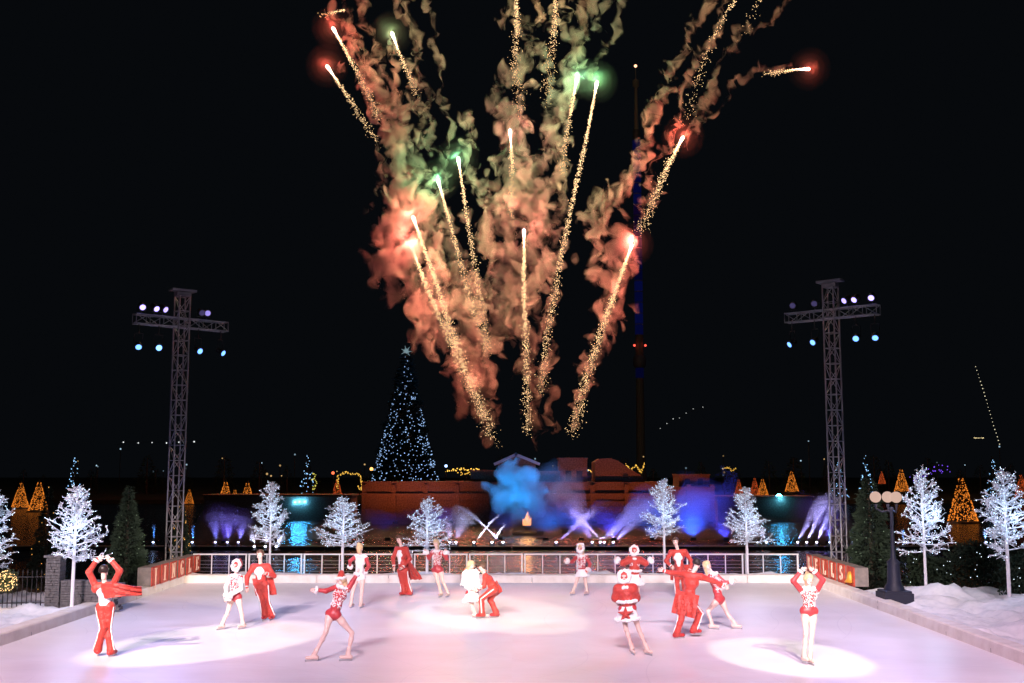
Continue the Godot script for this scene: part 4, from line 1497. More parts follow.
func mist_blob(called: String, label: String, balls: Array, dist: float, cell: float, m: FogMaterial, amp: float, freq: float, level: float, cat := "mist") -> void:
	var mn := Vector3.INF
	var mx := -Vector3.INF
	var ppm := F / dist
	var bs := []
	for q in balls:
		var c := at_d(q[0], q[1], dist + (q[4] if q.size() > 4 else 0.0))
		var r := Vector3(q[2] / ppm, q[3] / ppm, minf(q[2], q[3]) / ppm)
		bs.append([c, r])
		mn = mn.min(c - r * 1.5 - Vector3.ONE)
		mx = mx.max(c + r * 1.5 + Vector3.ONE)
	var nx := int((mx.x - mn.x) / cell) + 2
	var ny := int((mx.y - mn.y) / cell) + 2
	var nz := int((mx.z - mn.z) / cell) + 2
	var g := PackedFloat32Array()
	g.resize(nx * ny * nz)
	smoke_noise.frequency = freq
	for z in nz:
		for y in ny:
			for x in nx:
				var p := mn + Vector3(x, y, z) * cell
				var f := -1.0
				for b in bs:
					f = maxf(f, 1.0 - ((p - b[0]) / b[1]).length())
				if f > -0.6:
					f += amp * smoke_noise.get_noise_3d(p.x, p.y, p.z)
				if p.y < WATER + 0.05 or x == 0 or y == 0 or z == 0 or x == nx - 1 or y == ny - 1 or z == nz - 1:
					f = -1.0
				g[(z * ny + y) * nx + x] = f
	var o := thing(called, label, cat)
	stuff(o)
	for lv in [0.0, 0.22, 0.44]:
		var mb := MB.new()
		nets(g, nx, ny, nz, mn, cell, level + lv, mb)
		if mb.i.size():
			part("veil" if cat == "mist" else "billow", mb, m, o)

# base and tip in pixels; the spray widens from w0 to w1 metres and bends under gravity
func fountain(label: String, bx: float, tx: float, ty: float, w1: float, col: Color, e: float, dens: float, lens := 6.0, dist := PD) -> void:
	var top := WATER + 0.34
	var b := Vector3(at_d(bx, 540, dist).x, top, -dist)
	var tip := at_d(tx, ty, dist)
	var o := thing("fountain", label, "fountain", b, 0.0, "lit fountains on the lake")
	var d := tip - b
	var nz := MB.new()
	nz.lathe(Vector3(0, -0.12, 0), [[0.2, 0.0], [0.2, 0.05], [0.12, 0.08], [0.07, 0.2], [0.05, 0.22]], 10)
	part("nozzle", nz, M.dark, o)
	var ln := MB.new()
	ln.ball(Vector3(0.0, 0.14, 0.16), Vector3(0.075, 0.05, 0.075), 10, 6)
	part("lamp_lens", ln, glow(col.lerp(Color.WHITE, 0.45), lens), o)
	var pts := []
	var rad := []
	for k in 11:
		var t := k / 10.0
		# rises straight, then bows over towards the tip
		pts.append(Vector3(d.x * t, d.y * (t * 1.25 - 0.25 * t * t * t), d.z * t))
		rad.append(lerpf(0.035, w1, pow(t, 1.15)) * [1, 1, 1, 1, 1, 1, 1, 0.97, 0.86, 0.62, 0.08][k])
	var sp := MB.new()
	sp.tube(pts, rad, 14)
	var spr := part("spray", sp, fogm(Color(0.92, 0.93, 0.95), dens * 0.5), o)
	var core := MB.new()
	var cp := []
	var cr := []
	for k in 9:
		cp.append(pts[k])
		cr.append(rad[k] * 0.55 * [1, 1, 1, 1, 1, 1, 0.9, 0.6, 0.1][k])
	core.tube(cp, cr, 12)
	part("jet_core", core, fogm(Color(0.92, 0.93, 0.95), dens * 0.7), o)
	# droplets torn off the jet
	var dr := MB.new()
	for k in (260 if w1 > 0.2 else 30):
		var t := pow(rng.randf(), 0.7)
		var p: Vector3 = pts[int(t * 9.99)]
		dr.octa(p + rv(1.0) * (w1 * t * 0.8 + 0.03), rr(0.006, 0.016))
	var drp := part("droplets", dr, M.droplet, spr)
	stuff(drp)
	spot(o, Vector3(0, 0.32, 0.0), Vector3(0, 0.32, 0.0) + d, col, e * 0.8, 36.0, 1.0, 0.06)

func fountains() -> void:
	rng.seed = 808
	M.droplet = mat(Color(0.8, 0.82, 0.85), 0.2)
	var po := thing("fountain_pontoon", "long low dark pontoon carrying the lake fountains", "pontoon", Vector3(0, WATER, -PD))
	for k in 16:
		var mb := MB.new()
		mb.box(Vector3(-30.0 + k * 4.0, 0.06, 0), Vector3(3.94, 0.34, 1.1))
		part("float", mb, M.dark, po)
	var white := Color(0.66, 0.66, 1.0)
	var blue := Color(0.06, 0.22, 1.0)
	var violet := Color(0.35, 0.2, 1.0)
	for q in [[154, "lone short blue jet behind the left evergreen"], [193, "short blue jet just right of the left tower mast"]]:
		fountain(q[1], q[0], q[0], 524, 0.14, Color(0.1, 0.35, 1.0), 12.0, 0.5, 7.0)
	for q in [[216, 214, 511], [228, 230, 513], [239, 246, 516]]:
		fountain("violet blue jet in the row of three before the gold cone trees", q[0], q[1], q[2], 1.0, Color(0.25, 0.22, 1.0), 16.0, 0.17, 7.0)
	for q in [[255, 251, 531], [266, 268, 528], [277, 284, 536]]:
		fountain("small white jet in the cluster beside the lopsided flocked tree", q[0], q[1], q[2], 0.3, white, 14.0, 0.4, 9.0, 68.0)
	fountain("white fan of spray beside the greyish flocked tree", 456, 468, 508, 1.5, Color(0.55, 0.5, 1.0), 22.0, 0.1, 9.0)
	fountain("narrow violet jet beside the greyish flocked tree", 450, 446, 515, 0.5, Color(0.55, 0.5, 1.0), 12.0, 0.25, 8.0)
	fountain("thin straight white jet leaning right, left of a crossing pair", 474, 500, 515, 0.1, white, 75.0, 2.0, 10.0)
	fountain("short thin white jet leaning right beside the crossing point", 492, 506, 524, 0.1, white, 65.0, 2.0, 10.0)
	fountain("long thin white jet leaning left across the other two", 503, 456, 506, 0.13, white, 80.0, 1.3, 10.0)
	fountain("violet spray leaning right, beside the flame boat", 556, 612, 501, 0.5, Color(0.42, 0.34, 1.0), 55.0, 0.32, 10.0)
	fountain("broad violet spray leaning left toward the cyan smoke", 592, 556, 478, 2.0, Color(0.38, 0.26, 1.0), 60.0, 0.085, 10.0)
	fountain("violet spray leaning left, crossing the broad one", 604, 566, 508, 0.35, Color(0.62, 0.55, 1.0), 30.0, 0.3, 9.0)
	fountain("wide violet spray leaning right before the curved brick block", 600, 650, 500, 1.0, Color(0.36, 0.32, 1.0), 50.0, 0.2, 10.0)
	fountain("second wide violet spray leaning right toward the tall flocked tree", 613, 668, 498, 1.1, Color(0.34, 0.32, 1.0), 50.0, 0.18, 10.0)
	fountain("violet spray leaning left under the flocked tree by the cyan reflection", 757, 742, 515, 0.6, white, 26.0, 0.25, 9.0)
	fountain("second violet spray leaning left under the flocked tree by the cyan reflection", 766, 752, 518, 0.5, white, 22.0, 0.25, 9.0)
	for q in [[797, 826, 496], [806, 834, 492], [816, 841, 498]]:
		fountain("violet arc of water bending toward the right tower mast", q[0], q[1], q[2], 0.55, Color(0.5, 0.42, 1.0), 45.0, 0.26, 9.0)
	for q in [[829, "blue jet"], [852, "blue jet"], [903, "blue jet"], [928, "blue jet"], [985, "blue jet"]]:
		fountain("short blue jet in the row behind the right evergreen and hedge", q[0], q[0], 529, 0.14, Color(0.1, 0.35, 1.0), 12.0, 0.5, 7.0)
	# drifting blue mist with its own underwater lamps
	mist_blob("blue_mist", "bank of blue lit spray drifting around the tall flocked tree", [[640, 540, 60, 34], [690, 525, 48, 44], [720, 540, 40, 34], [600, 545, 60, 30], [550, 542, 60, 24], [470, 545, 60, 20], [760, 545, 50, 20]], 80.0, 0.5, fogm(Color(0.85, 0.88, 0.95), 0.03), 1.3, 0.3, 0.0)
	mist_blob("low_mist", "low blue haze lying on the water before the brick stage", [[430, 531, 90, 20], [540, 529, 80, 24], [650, 531, 90, 20], [340, 534, 60, 14], [770, 534, 60, 14]], 80.0, 0.5, fogm(Color(0.85, 0.88, 0.95), 0.04), 1.0, 0.25, 0.0)
	mist_blob("violet_mist", "thin violet spray drifting above the three violet jets", [[232, 528, 30, 24], [215, 538, 26, 12]], 76.0, 0.4, fogm(Color(0.85, 0.85, 0.95), 0.035), 1.3, 0.4, 0.0)
	mist_blob("violet_mist", "thin violet spray drifting behind the right tower mast", [[820, 525, 34, 30], [850, 535, 30, 18]], 76.0, 0.4, fogm(Color(0.85, 0.85, 0.95), 0.03), 1.3, 0.4, 0.0)
	var n := 0
	for q in [[650, 0.02, 0.14, 1.0, 90.0], [690, 0.03, 0.1, 1.0, 110.0], [722, 0.05, 0.06, 1.0, 60.0], [612, 0.06, 0.06, 1.0, 70.0], [545, 0.01, 0.18, 1.0, 60.0], [500, 0.02, 0.12, 1.0, 60.0], [440, 0.08, 0.06, 1.0, 46.0], [390, 0.1, 0.05, 1.0, 30.0], [580, 0.03, 0.1, 1.0, 60.0]]:
		var p := Vector3(at_d(q[0], 540, 79.0).x, WATER + 0.05, -77.5)
		floodlight(p, p + Vector3(0, 6, -2.5), Color(q[1], q[2], q[3]), q[4], 60.0, "blue floodlight at water level under the drifting spray", "blue lamps under the spray", 0.36)
	for q in [[230, 12.0], [822, 14.0]]:
		var p := Vector3(at_d(q[0], 540, 76.0).x, WATER + 0.05, -74.5)
		floodlight(p, p + Vector3(0, 6, -1.5), Color(0.16, 0.08, 1.0), q[1], 60.0, "violet floodlight at water level under the thin spray", "violet lamps under the spray", 0.36)
	# cyan smoke cloud in front of the gable
	var balls := [[515, 478, 17, 16], [522, 492, 19, 18], [506, 500, 15, 14], [494, 491, 10, 8], [488, 487, 7, 6], [520, 512, 14, 14], [505, 478, 11, 10], [528, 476, 12, 12], [510, 466, 9, 8], [532, 500, 12, 16], [500, 508, 10, 9]]
	mist_blob("cyan_smoke", "billowing cloud of cyan smoke rising from the flame boat", balls, 92.0, 0.22, fogm(Color(0.9, 0.92, 0.95), 0.3), 1.2, 0.45, 0.05, "smoke")
	mist_blob("violet_smoke", "thin violet veil of smoke trailing right of the cyan cloud", [[560, 478, 30, 14], [545, 500, 22, 20], [585, 474, 18, 10], [565, 510, 24, 18]], 93.0, 0.4, fogm(Color(0.88, 0.86, 0.95), 0.04), 1.2, 0.3, 0.02, "smoke")
	for q in [[500, 541, 85.0, Color(0.0, 0.36, 1.0), 330.0, Vector3(1.4, 5.2, -7.0)], [540, 541, 84.0, Color(0.0, 0.27, 1.0), 190.0, Vector3(-2.2, 5.6, -8.0)], [565, 541, 86.0, Color(0.25, 0.08, 1.0), 45.0, Vector3(0, 5.6, -6.0)]]:
		var p := Vector3(at_d(q[0], q[1], q[2]).x, WATER + 0.05, -q[2])
		floodlight(p, p + q[5], q[3], q[4], 34.0, "strong cyan floodlight on a float below the smoke cloud" if q[4] > 50.0 else "violet floodlight on a float below the smoke cloud", "floodlights below the cyan smoke", 0.5)
	# flame boat
	var fb := gp(527, 529, WATER)
	fb = Vector3(at_d(527, 524, 88.0).x, WATER, -88.0)
	var o := thing("flame_boat", "small dark boat carrying a bright orange flame under the cyan smoke", "boat", fb)
	var hull := MB.new()
	hull.ball(Vector3(0, 0.08, 0), Vector3(1.2, 0.3, 0.5), 16, 8)
	part("hull", hull, M.black, o)
	var fp := MB.new()
	fp.lathe(Vector3(0, 0.45, 0), [[0.2, 0.0], [0.34, 0.15], [0.4, 0.3], [0.36, 0.3]], 12)
	part("fire_pot", fp, M.black, o)
	var fl := MB.new()
	flesh([[Vector3(0, 0.75, 0), Vector3(-0.06, 1.15, 0), 0.3, 0.17], [Vector3(-0.06, 1.15, 0), Vector3(0.08, 1.85, 0), 0.17, 0.02], [Vector3(0.16, 0.8, 0), Vector3(0.34, 1.4, 0), 0.17, 0.015], [Vector3(-0.18, 0.8, 0.05), Vector3(-0.36, 1.3, 0), 0.16, 0.015], [Vector3(0.05, 0.8, 0.1), Vector3(0.2, 1.6, 0.1), 0.12, 0.015]], 0.04, 0.0, 0.06, fl)
	part("flame", fl, glow(Color(1.0, 0.36, 0.12), 1.9), o)
	omni(o, Vector3(0, 1.3, 0.5), Color(1.0, 0.45, 0.15), 3.0, 0.3)

# ---- people: joints with radii joined into one skin by a smooth union, meshed as surface nets
func flesh(bones: Array, cell: float, grow: float, k: float, into: MB) -> void:
	var mn := Vector3.INF
	var mx := -Vector3.INF
	for b in bones:
		var r: float = maxf(b[2], b[3]) + grow + 0.05
		mn = mn.min(b[0] - Vector3.ONE * r).min(b[1] - Vector3.ONE * r)
		mx = mx.max(b[0] + Vector3.ONE * r).max(b[1] + Vector3.ONE * r)
	var nx := int((mx.x - mn.x) / cell) + 2
	var ny := int((mx.y - mn.y) / cell) + 2
	var nz := int((mx.z - mn.z) / cell) + 2
	var g := PackedFloat32Array()
	g.resize(nx * ny * nz)
	g.fill(-0.06)
	for s in bones:
		var a: Vector3 = s[0]
		var b: Vector3 = s[1]
		var r := maxf(s[2], s[3]) + grow + 0.045
		var lo3 := ((a.min(b) - Vector3.ONE * r - mn) / cell).floor()
		var hi3 := ((a.max(b) + Vector3.ONE * r - mn) / cell).ceil()
		var ab := b - a
		var inv := 1.0 / maxf(ab.length_squared(), 1e-6)
		var ra: float = s[2] + grow
		var dr: float = s[3] - s[2]
		for z in range(maxi(0, int(lo3.z)), mini(nz, int(hi3.z) + 1)):
			for y in range(maxi(0, int(lo3.y)), mini(ny, int(hi3.y) + 1)):
				var q := (z * ny + y) * nx
				for x in range(maxi(0, int(lo3.x)), mini(nx, int(hi3.x) + 1)):
					var p := mn + Vector3(x, y, z) * cell - a
					var t := clampf(p.dot(ab) * inv, 0.0, 1.0)
					var f := ra + dr * t - (p - ab * t).length()
					var o := g[q + x]
					var h := maxf(k - absf(f - o), 0.0) / k
					g[q + x] = maxf(maxf(f, o) + h * h * k * 0.25, o)
	nets(g, nx, ny, nz, mn, cell, 0.0, into)

var head_skin := MB.new()
var hand_skin := MB.new()
var eye_bits := MB.new()
var lip_bits := MB.new()

func people_templates() -> void:
	# head: centre at the origin, face towards +z
	var V := func(x, y, z): return Vector3(x, y, z)
	flesh([[V.call(0, 0.03, -0.02), V.call(0, 0.035, 0.01), 0.083, 0.078], [V.call(0, -0.03, 0.02), V.call(0, -0.075, 0.045), 0.058, 0.03], [V.call(-0.025, -0.05, 0.03), V.call(0.025, -0.05, 0.03), 0.042, 0.042],
		[V.call(0, 0.012, 0.085), V.call(0, -0.018, 0.104), 0.009, 0.014], [V.call(-0.078, 0.012, -0.01), V.call(-0.08, -0.02, -0.004), 0.014, 0.009], [V.call(0.078, 0.012, -0.01), V.call(0.08, -0.02, -0.004), 0.014, 0.009],
		[V.call(-0.035, 0.03, 0.07), V.call(0.035, 0.03, 0.07), 0.018, 0.018], [V.call(0, -0.06, -0.01), V.call(0, -0.15, -0.02), 0.05, 0.048]], 0.011, 0.0, 0.02, head_skin)
	for s in [-1, 1]:
		eye_bits.ball(V.call(s * 0.031, 0.008, 0.078), V.call(0.013, 0.008, 0.01), 8, 5)
		eye_bits.box(V.call(s * 0.032, 0.032, 0.086), V.call(0.03, 0.006, 0.008))
	lip_bits.ball(V.call(0, -0.048, 0.08), V.call(0.022, 0.007, 0.012), 8, 5)
	# hand: wrist at the origin, fingers towards +y, palm towards +z, thumb at +x
	var hb := [[V.call(-0.022, 0.02, 0), V.call(-0.028, 0.075, 0), 0.014, 0.013], [V.call(0.0, 0.015, 0), V.call(0.0, 0.08, 0), 0.016, 0.013], [V.call(0.02, 0.02, 0), V.call(0.026, 0.078, 0), 0.015, 0.013], [V.call(0, -0.03, 0), V.call(0, 0.02, 0), 0.026, 0.022]]
	for q in [[-0.036, 0.07, 0.05], [-0.013, 0.083, 0.066], [0.01, 0.085, 0.07], [0.032, 0.078, 0.062]]:
		var a := Vector3(q[0], q[1], 0)
		var b := a + Vector3(q[0] * 0.15, q[2] * 0.55, 0.012)
		hb.append([a, b, 0.009, 0.0085])
		hb.append([b, b + Vector3(q[0] * 0.05, q[2] * 0.42, 0.026), 0.0085, 0.007])
	hb.append([V.call(0.024, 0.015, 0.004), V.call(0.055, 0.05, 0.018), 0.013, 0.011])
	hb.append([V.call(0.055, 0.05, 0.018), V.call(0.064, 0.082, 0.026), 0.011, 0.008])
	flesh(hb, 0.006, 0.0, 0.008, hand_skin)

func frame(up: Vector3, fwd: Vector3) -> Basis:
	var y := up.normalized()
	var x := y.cross(fwd).normalized()
	return Basis(x, y, x.cross(y))

# tube of fluffy fur along a closed or open path
func fur(mb: MB, pts: Array, r: float) -> void:
	for k in pts.size() - 1:
		var a: Vector3 = pts[k]
		var b: Vector3 = pts[k + 1]
		var n := maxi(2, int((b - a).length() / (r * 0.55)))
		for q in n:
			var p := a.lerp(b, (q + rng.randf()) / n)
			mb.ball(p + rv(r * 0.22), Vector3.ONE * r * rr(0.75, 1.1), 6, 4)

func ring(c: Vector3, ax: Vector3, r: float, r2: float, fwd: Vector3) -> Array:
	var b := frame(ax, fwd)
	var out := []
	for k in 13:
		var a := TAU * k / 12
		out.append(c + b.x * cos(a) * r + b.z * sin(a) * r2)
	return out

# p: joints in pixels with a depth in metres towards the camera; see the table in people()
func skater(p: Dictionary) -> void:
	var dist := -gp(p.foot[0], p.foot[1]).z
	var base := gp(p.foot[0], p.foot[1])
	var J := {}
	for key in p.j:
		var q: Array = p.j[key]
		J[key] = at_d(q[0], q[1], dist - (q[2] if q.size() > 2 else 0.0)) - base
	# keep both skates on or above the ice
	for key in ["anA", "anB"]:
		J[key].y = maxf(J[key].y, 0.13)
	var male: bool = p.male
	var o := thing("person", p.label, "person", base, 0.0, "costumed skaters on the ice")
	var w := 1.0 if male else 0.86
	var yaw := deg_to_rad(p.face)
	var fwd := Vector3(sin(yaw), 0, cos(yaw))
	var shm: Vector3 = (J.shA + J.shB) * 0.5
	var him: Vector3 = (J.hipA + J.hipB) * 0.5
	var spine := shm - him
	var bf: Vector3 = J.get("bf", Vector3.ZERO)
	var byaw := deg_to_rad(p.get("body", p.face))
	bf = Vector3(sin(byaw), 0, cos(byaw))
	var lat: Vector3 = frame(spine, bf).x
	bf = frame(spine, bf).z
	# shoulders and hips need real width even when turned away
	var sw := 0.17 * w + 0.01
	for pr in [["shA", "shB", sw], ["hipA", "hipB", 0.085]]:
		var mid: Vector3 = (J[pr[0]] + J[pr[1]]) * 0.5
		var dv: Vector3 = J[pr[1]] - J[pr[0]]
		var sg := signf(dv.dot(lat))
		if sg == 0.0: sg = 1.0
		var want: Vector3 = lat * sg * pr[2]
		J[pr[0]] = mid - want.lerp(dv * 0.5, 0.35)
		J[pr[1]] = mid + want.lerp(dv * 0.5, 0.35)
	var chest := him + spine * 0.74
	var waist := him + spine * 0.36
	var hd: Vector3 = J.head
	var neck := shm + spine.normalized() * 0.05
	var torso := [[J.shA, J.shB, 0.062 * w, 0.062 * w], [chest - lat * 0.06 * w, chest + lat * 0.06 * w, 0.108 * w, 0.108 * w], [chest, waist, 0.115 * w, 0.098 * w], [waist - lat * 0.03, waist + lat * 0.03, 0.09 * w, 0.09 * w], [waist, him, 0.1 * w, 0.115 * w], [J.hipA, J.hipB, 0.098 * (w * 0.4 + 0.6), 0.098 * (w * 0.4 + 0.6)]]
	if not male:
		for s in [-1, 1]:
			torso.append([chest + lat * 0.06 * s + bf * 0.06, chest + lat * 0.062 * s + bf * 0.07, 0.055, 0.05])
	var arms := []
	var legs := []
	var feet := []
	for s in ["A", "B"]:
		var sh: Vector3 = J["sh" + s]
		var el: Vector3 = J["el" + s]
		var wr: Vector3 = J["wr" + s]
		arms.append([sh, el, 0.052 * w, 0.04 * w])
		arms.append([el, wr, 0.041 * w, 0.028 * w])
		var hp: Vector3 = J["hip" + s]
		var kn: Vector3 = J["kn" + s]
		var an: Vector3 = J["an" + s]
		legs.append([hp, hp.lerp(kn, 0.35), 0.088 * (w * 0.5 + 0.5), 0.08 * (w * 0.5 + 0.5)])
		legs.append([hp.lerp(kn, 0.35), kn, 0.08 * (w * 0.5 + 0.5), 0.054 * w])
		var calf := kn.lerp(an, 0.32) - bf * 0.012
		legs.append([kn, calf, 0.054 * w, 0.054 * w])
		legs.append([calf, an, 0.054 * w, 0.036 * w])
		var td := deg_to_rad(p.get("toe" + s, p.face))
		var toe: Vector3 = an + Vector3(sin(td), 0, cos(td)) * 0.15 + Vector3(0, -0.05, 0)
		var heel: Vector3 = an - Vector3(sin(td), 0, cos(td)) * 0.05 + Vector3(0, -0.05, 0)
		feet.append([an, heel, 0.04, 0.036, toe])
	var skin := MB.new()
	var neckb := [[neck, hd + (shm - hd) * 0.25, 0.05 * w, 0.048 * w]]
	flesh(torso + arms + legs + neckb, 0.024, 0.0, 0.035, skin)
	var up := (hd - shm).normalized().lerp(Vector3.UP, 0.4).normalized()
	var hb := frame(up, fwd)
	var ht := Transform3D(hb.scaled(Vector3.ONE * (1.0 if male else 0.95)), hd)
	skin.put(head_skin, ht)
	for s in ["A", "B"]:
		var wr: Vector3 = J["wr" + s]
		var dir: Vector3 = (wr - J["el" + s]).normalized()
		if p.has("hand" + s):
			dir = (Vector3(p["hand" + s][0], p["hand" + s][1], p["hand" + s][2])).normalized()
		var tb := frame(dir, fwd if absf(dir.dot(fwd)) < 0.9 else lat)
		if s == "A":
			tb = Basis(-tb.x, tb.y, tb.z)
		skin.put(hand_skin, Transform3D(tb.scaled(Vector3.ONE * w), wr))
	part("body", skin, M.skin, o)
	var eb := MB.new()
	eb.put(eye_bits, ht)
	part("eyes", eb, M.eye, o)
	var lb := MB.new()
	lb.put(lip_bits, ht)
	part("lips", lb, M.lip, o)
	# skates
	for s in 2:
		var f: Array = feet[s]
		var bt := MB.new()
		var an: Vector3 = f[0]
		var shin: Vector3 = J["knA" if s == 0 else "knB"] - an
		flesh([[an + shin.normalized() * 0.13, an, 0.046, 0.044], [an, f[1], 0.046, 0.04], [f[1], f[4], 0.04, 0.03]], 0.018, 0.004 if not male else 0.012, 0.02, bt)
		var sk := part("skate_boot", bt, M[p.boot], o)
		var bl := MB.new()
		var fd: Vector3 = (f[4] - f[1])
		fd.y = 0
		fd = fd.normalized()
		var c: Vector3 = (f[4] + f[1]) * 0.5 - Vector3(0, 0.058, 0)
		bl.box(c, Vector3(0.006, 0.036, 0.27), Basis(Vector3.UP.cross(fd), Vector3.UP, fd))
		part("blade", bl, M.steel, sk)
	# hair
	var ha := MB.new()
	var hs: String = p.hair
	if hs != "":
		var hbones := [[hd + hb * Vector3(0, 0.05, -0.035), hd + hb * Vector3(0, 0.06, 0.012), 0.088, 0.08], [hd + hb * Vector3(-0.05, 0.02, -0.03), hd + hb * Vector3(0.05, 0.02, -0.03), 0.06, 0.06]]
		if not male:
			hbones.append([hd + hb * Vector3(0, 0.0, -0.06), hd + hb * Vector3(0, -0.09, -0.06), 0.07, 0.06])
			if p.get("bun", false):
				hbones.append([hd + hb * Vector3(0, 0.1, -0.08), hd + hb * Vector3(0, 0.12, -0.08), 0.055, 0.05])
			else:
				hbones.append([hd + hb * Vector3(0, -0.06, -0.07), hd + hb * Vector3(0, -0.2, -0.09), 0.07, 0.05])
		flesh(hbones, 0.016, 0.0, 0.02, ha)
		part("hair", ha, M[hs], o)
	# clothing
	if male:
		var tr := MB.new()
		var lg := []
		for b in legs:
			lg.append([b[0], b[1], b[2] + 0.006, b[3] + 0.014])
		for s in 2:
			var f: Array = feet[s]
			lg[s * 4 + 3][3] = 0.075
			lg.append([f[0], f[0] + Vector3(0, -0.02, 0), 0.074, 0.078])
		lg.append([J.hipA, J.hipB, 0.11, 0.11])
		lg.append([him, waist, 0.118, 0.108])
		flesh(lg, 0.024, 0.008, 0.03, tr)
		var tro := part("trousers", tr, M.red, o)
		for s in ["A", "B"]:
			var st := MB.new()
			var out: Vector3 = (J["hip" + s] - J["hip" + ("B" if s == "A" else "A")]).normalized()
			out = out.lerp(Vector3(0, 0, 1), 0.3).normalized()
			var pts := []
			for k in 7:
				var t := k / 6.0
				var q: Vector3 = J["hip" + s].lerp(J["kn" + s], t * 2.0) if t < 0.5 else J["kn" + s].lerp(J["an" + s], t * 2.0 - 1.0)
				pts.append(q + out * (lerpf(0.112, 0.075, t * 2.0) if t < 0.5 else lerpf(0.075, 0.085, t * 2.0 - 1.0)))
			st.tube(pts, [0.018, 0.018, 0.018, 0.018, 0.018, 0.018, 0.018], 5)
			part("stripe", st, M.fur, tro)
		var ja := MB.new()
		if p.get("coat", true):
			var tb := torso.slice(0, 5)
			tb.append_array(arms)
			flesh(tb, 0.024, 0.022, 0.035, ja)
			var jk := part("tailcoat", ja, M.red, o)
			for s in [-1, 1]:
				var tail := MB.new()
				var off: Vector3 = Vector3(p.tail[0], p.tail[1], p.tail[2])
				var a0: Vector3 = waist - bf * 0.1 + lat * 0.09 * s
				var pts := []
				var b3 := frame(Vector3.UP, -bf)
				for k in 6:
					var t := k / 5.0
					pts.append(a0 + off * t + lat * s * 0.03 * t + Vector3(0, -0.1 * t * t, 0))
				cloth(tail, pts, lat * 0.2, 0.85, 0.02)
				part("coat_tail", tail, M.red, jk)
			# white shirt front with ruffles
			var sf := MB.new()
			flesh([[chest + bf * 0.075 + spine * 0.14 - lat * 0.03, chest + bf * 0.075 + spine * 0.14 + lat * 0.03, 0.05, 0.05], [chest + bf * 0.07 - lat * 0.065, chest + bf * 0.07 + lat * 0.065, 0.072, 0.072], [chest + bf * 0.08, waist + bf * 0.06, 0.075, 0.065]], 0.02, 0.012, 0.03, sf)
			for k in 6:
				var c: Vector3 = (chest + bf * 0.15 + spine * 0.12).lerp(waist + bf * 0.13, k / 5.0)
				sf.ball(c, Vector3(0.055, 0.014, 0.022), 10, 5, Basis(lat, spine.normalized(), bf))
			part("shirt_front", sf, M.fur, o)
			for s in ["A", "B"]:
				var cf := MB.new()
				var e: Vector3 = J["el" + s]
				var r: Vector3 = J["wr" + s]
				cf.tube([e.lerp(r, 0.88), e.lerp(r, 0.97), e.lerp(r, 1.02)], [0.05, 0.056, 0.04], 10)
				part("cuff", cf, M.fur, o)
		else:
			var shirt := MB.new()
			var tb := torso.slice(0, 5)
			flesh(tb, 0.024, 0.012, 0.035, shirt)
			part("shirt", shirt, M.lilac, o)
			var sl := MB.new()
			flesh(arms, 0.022, 0.024, 0.03, sl)
			var slv := part("jacket_sleeves", sl, M.red, o)
			for s in ["A", "B"]:
				var cf := MB.new()
				var e: Vector3 = J["el" + s]
				var r: Vector3 = J["wr" + s]
				fur(cf, ring(e.lerp(r, 0.95), r - e, 0.045, 0.045, Vector3(0.3, 0.2, 1)), 0.03)
				part("cuff", cf, M.fur, slv)
			var be := MB.new()
			be.tube([him + spine * 0.1, him + spine * 0.3], [0.137, 0.13], 16)
			part("sash", be, M.fur, o)
			var cp := MB.new()
			flesh([[J.shA - spine * 0.12, J.shB - spine * 0.12, 0.085, 0.085], [J.shA, J.shB, 0.075, 0.075]], 0.024, 0.01, 0.03, cp)
			var yk := part("jacket", cp, M.red, o)
			var fl := MB.new()
			var pts := []
			for k in 9:
				var t := k / 8.0
				pts.append(J.shB + Vector3(-0.2 + 0.82 * t, -0.12 + 0.03 * sin(t * 5.0) + 0.05 * t, 0.1 + 0.1 * sin(t * 4.0)))
			cloth(fl, pts, Vector3(0.0, 0.17, 0.05), 0.55, 0.03)
			part("flying_jacket_back", fl, M.red, yk)
	else:
		var le := MB.new()
		var tb := torso.slice(0, 6)
		tb.append_array(torso.slice(6, 8))
		tb.append([him, him - spine * 0.12, 0.09, 0.05])
		flesh(tb, 0.022, 0.01, 0.035, le)
		part("leotard", le, M[p.get("leo", "crimson")], o)
		var sp := MB.new()
		for k in le.v.size():
			if rng.randf() < 0.4 and le.n[k].dot(bf) > 0.1 and (le.v[k] - waist).dot(spine) > -0.02:
				sp.ball(le.v[k], Vector3.ONE * rr(0.008, 0.017), 5, 3)
		if p.get("beads", true):
			stuff(part("bodice_trim", sp, M.fur, o))
		var jt: String = p.get("top", "sleeves")
		var sl := MB.new()
		if jt == "sleeves":
			flesh(arms, 0.022, 0.016, 0.03, sl)
			part("sleeves", sl, M[p.get("sleeve", "crimson")], o)
		elif jt == "capelet":
			flesh([[J.shA, J.shB, 0.1, 0.1], [J.shA, J.shA.lerp(J.elA, 0.8), 0.085, 0.085], [J.shB, J.shB.lerp(J.elB, 0.8), 0.085, 0.085], [chest, waist, 0.13, 0.15]], 0.024, 0.015, 0.04, sl)
			var ca := part("capelet", sl, M[p.get("sleeve", "red")], o)
			var hm := MB.new()
			fur(hm, ring(waist + spine * 0.02, spine, 0.2, 0.17, bf), 0.042)
			part("capelet_hem", hm, M.fur, ca)
		elif jt == "furcoat":
			flesh(torso.slice(0, 4) + arms + [[J.shA, J.shB, 0.1, 0.1], [chest, waist, 0.14, 0.14]], 0.024, 0.014, 0.05, sl)
			for q in 120:
				var k := rng.randi_range(0, sl.v.size() - 1)
				sl.ball(sl.v[k], Vector3.ONE * rr(0.018, 0.032), 6, 4)
			part("fur_coat", sl, M.fur, o)
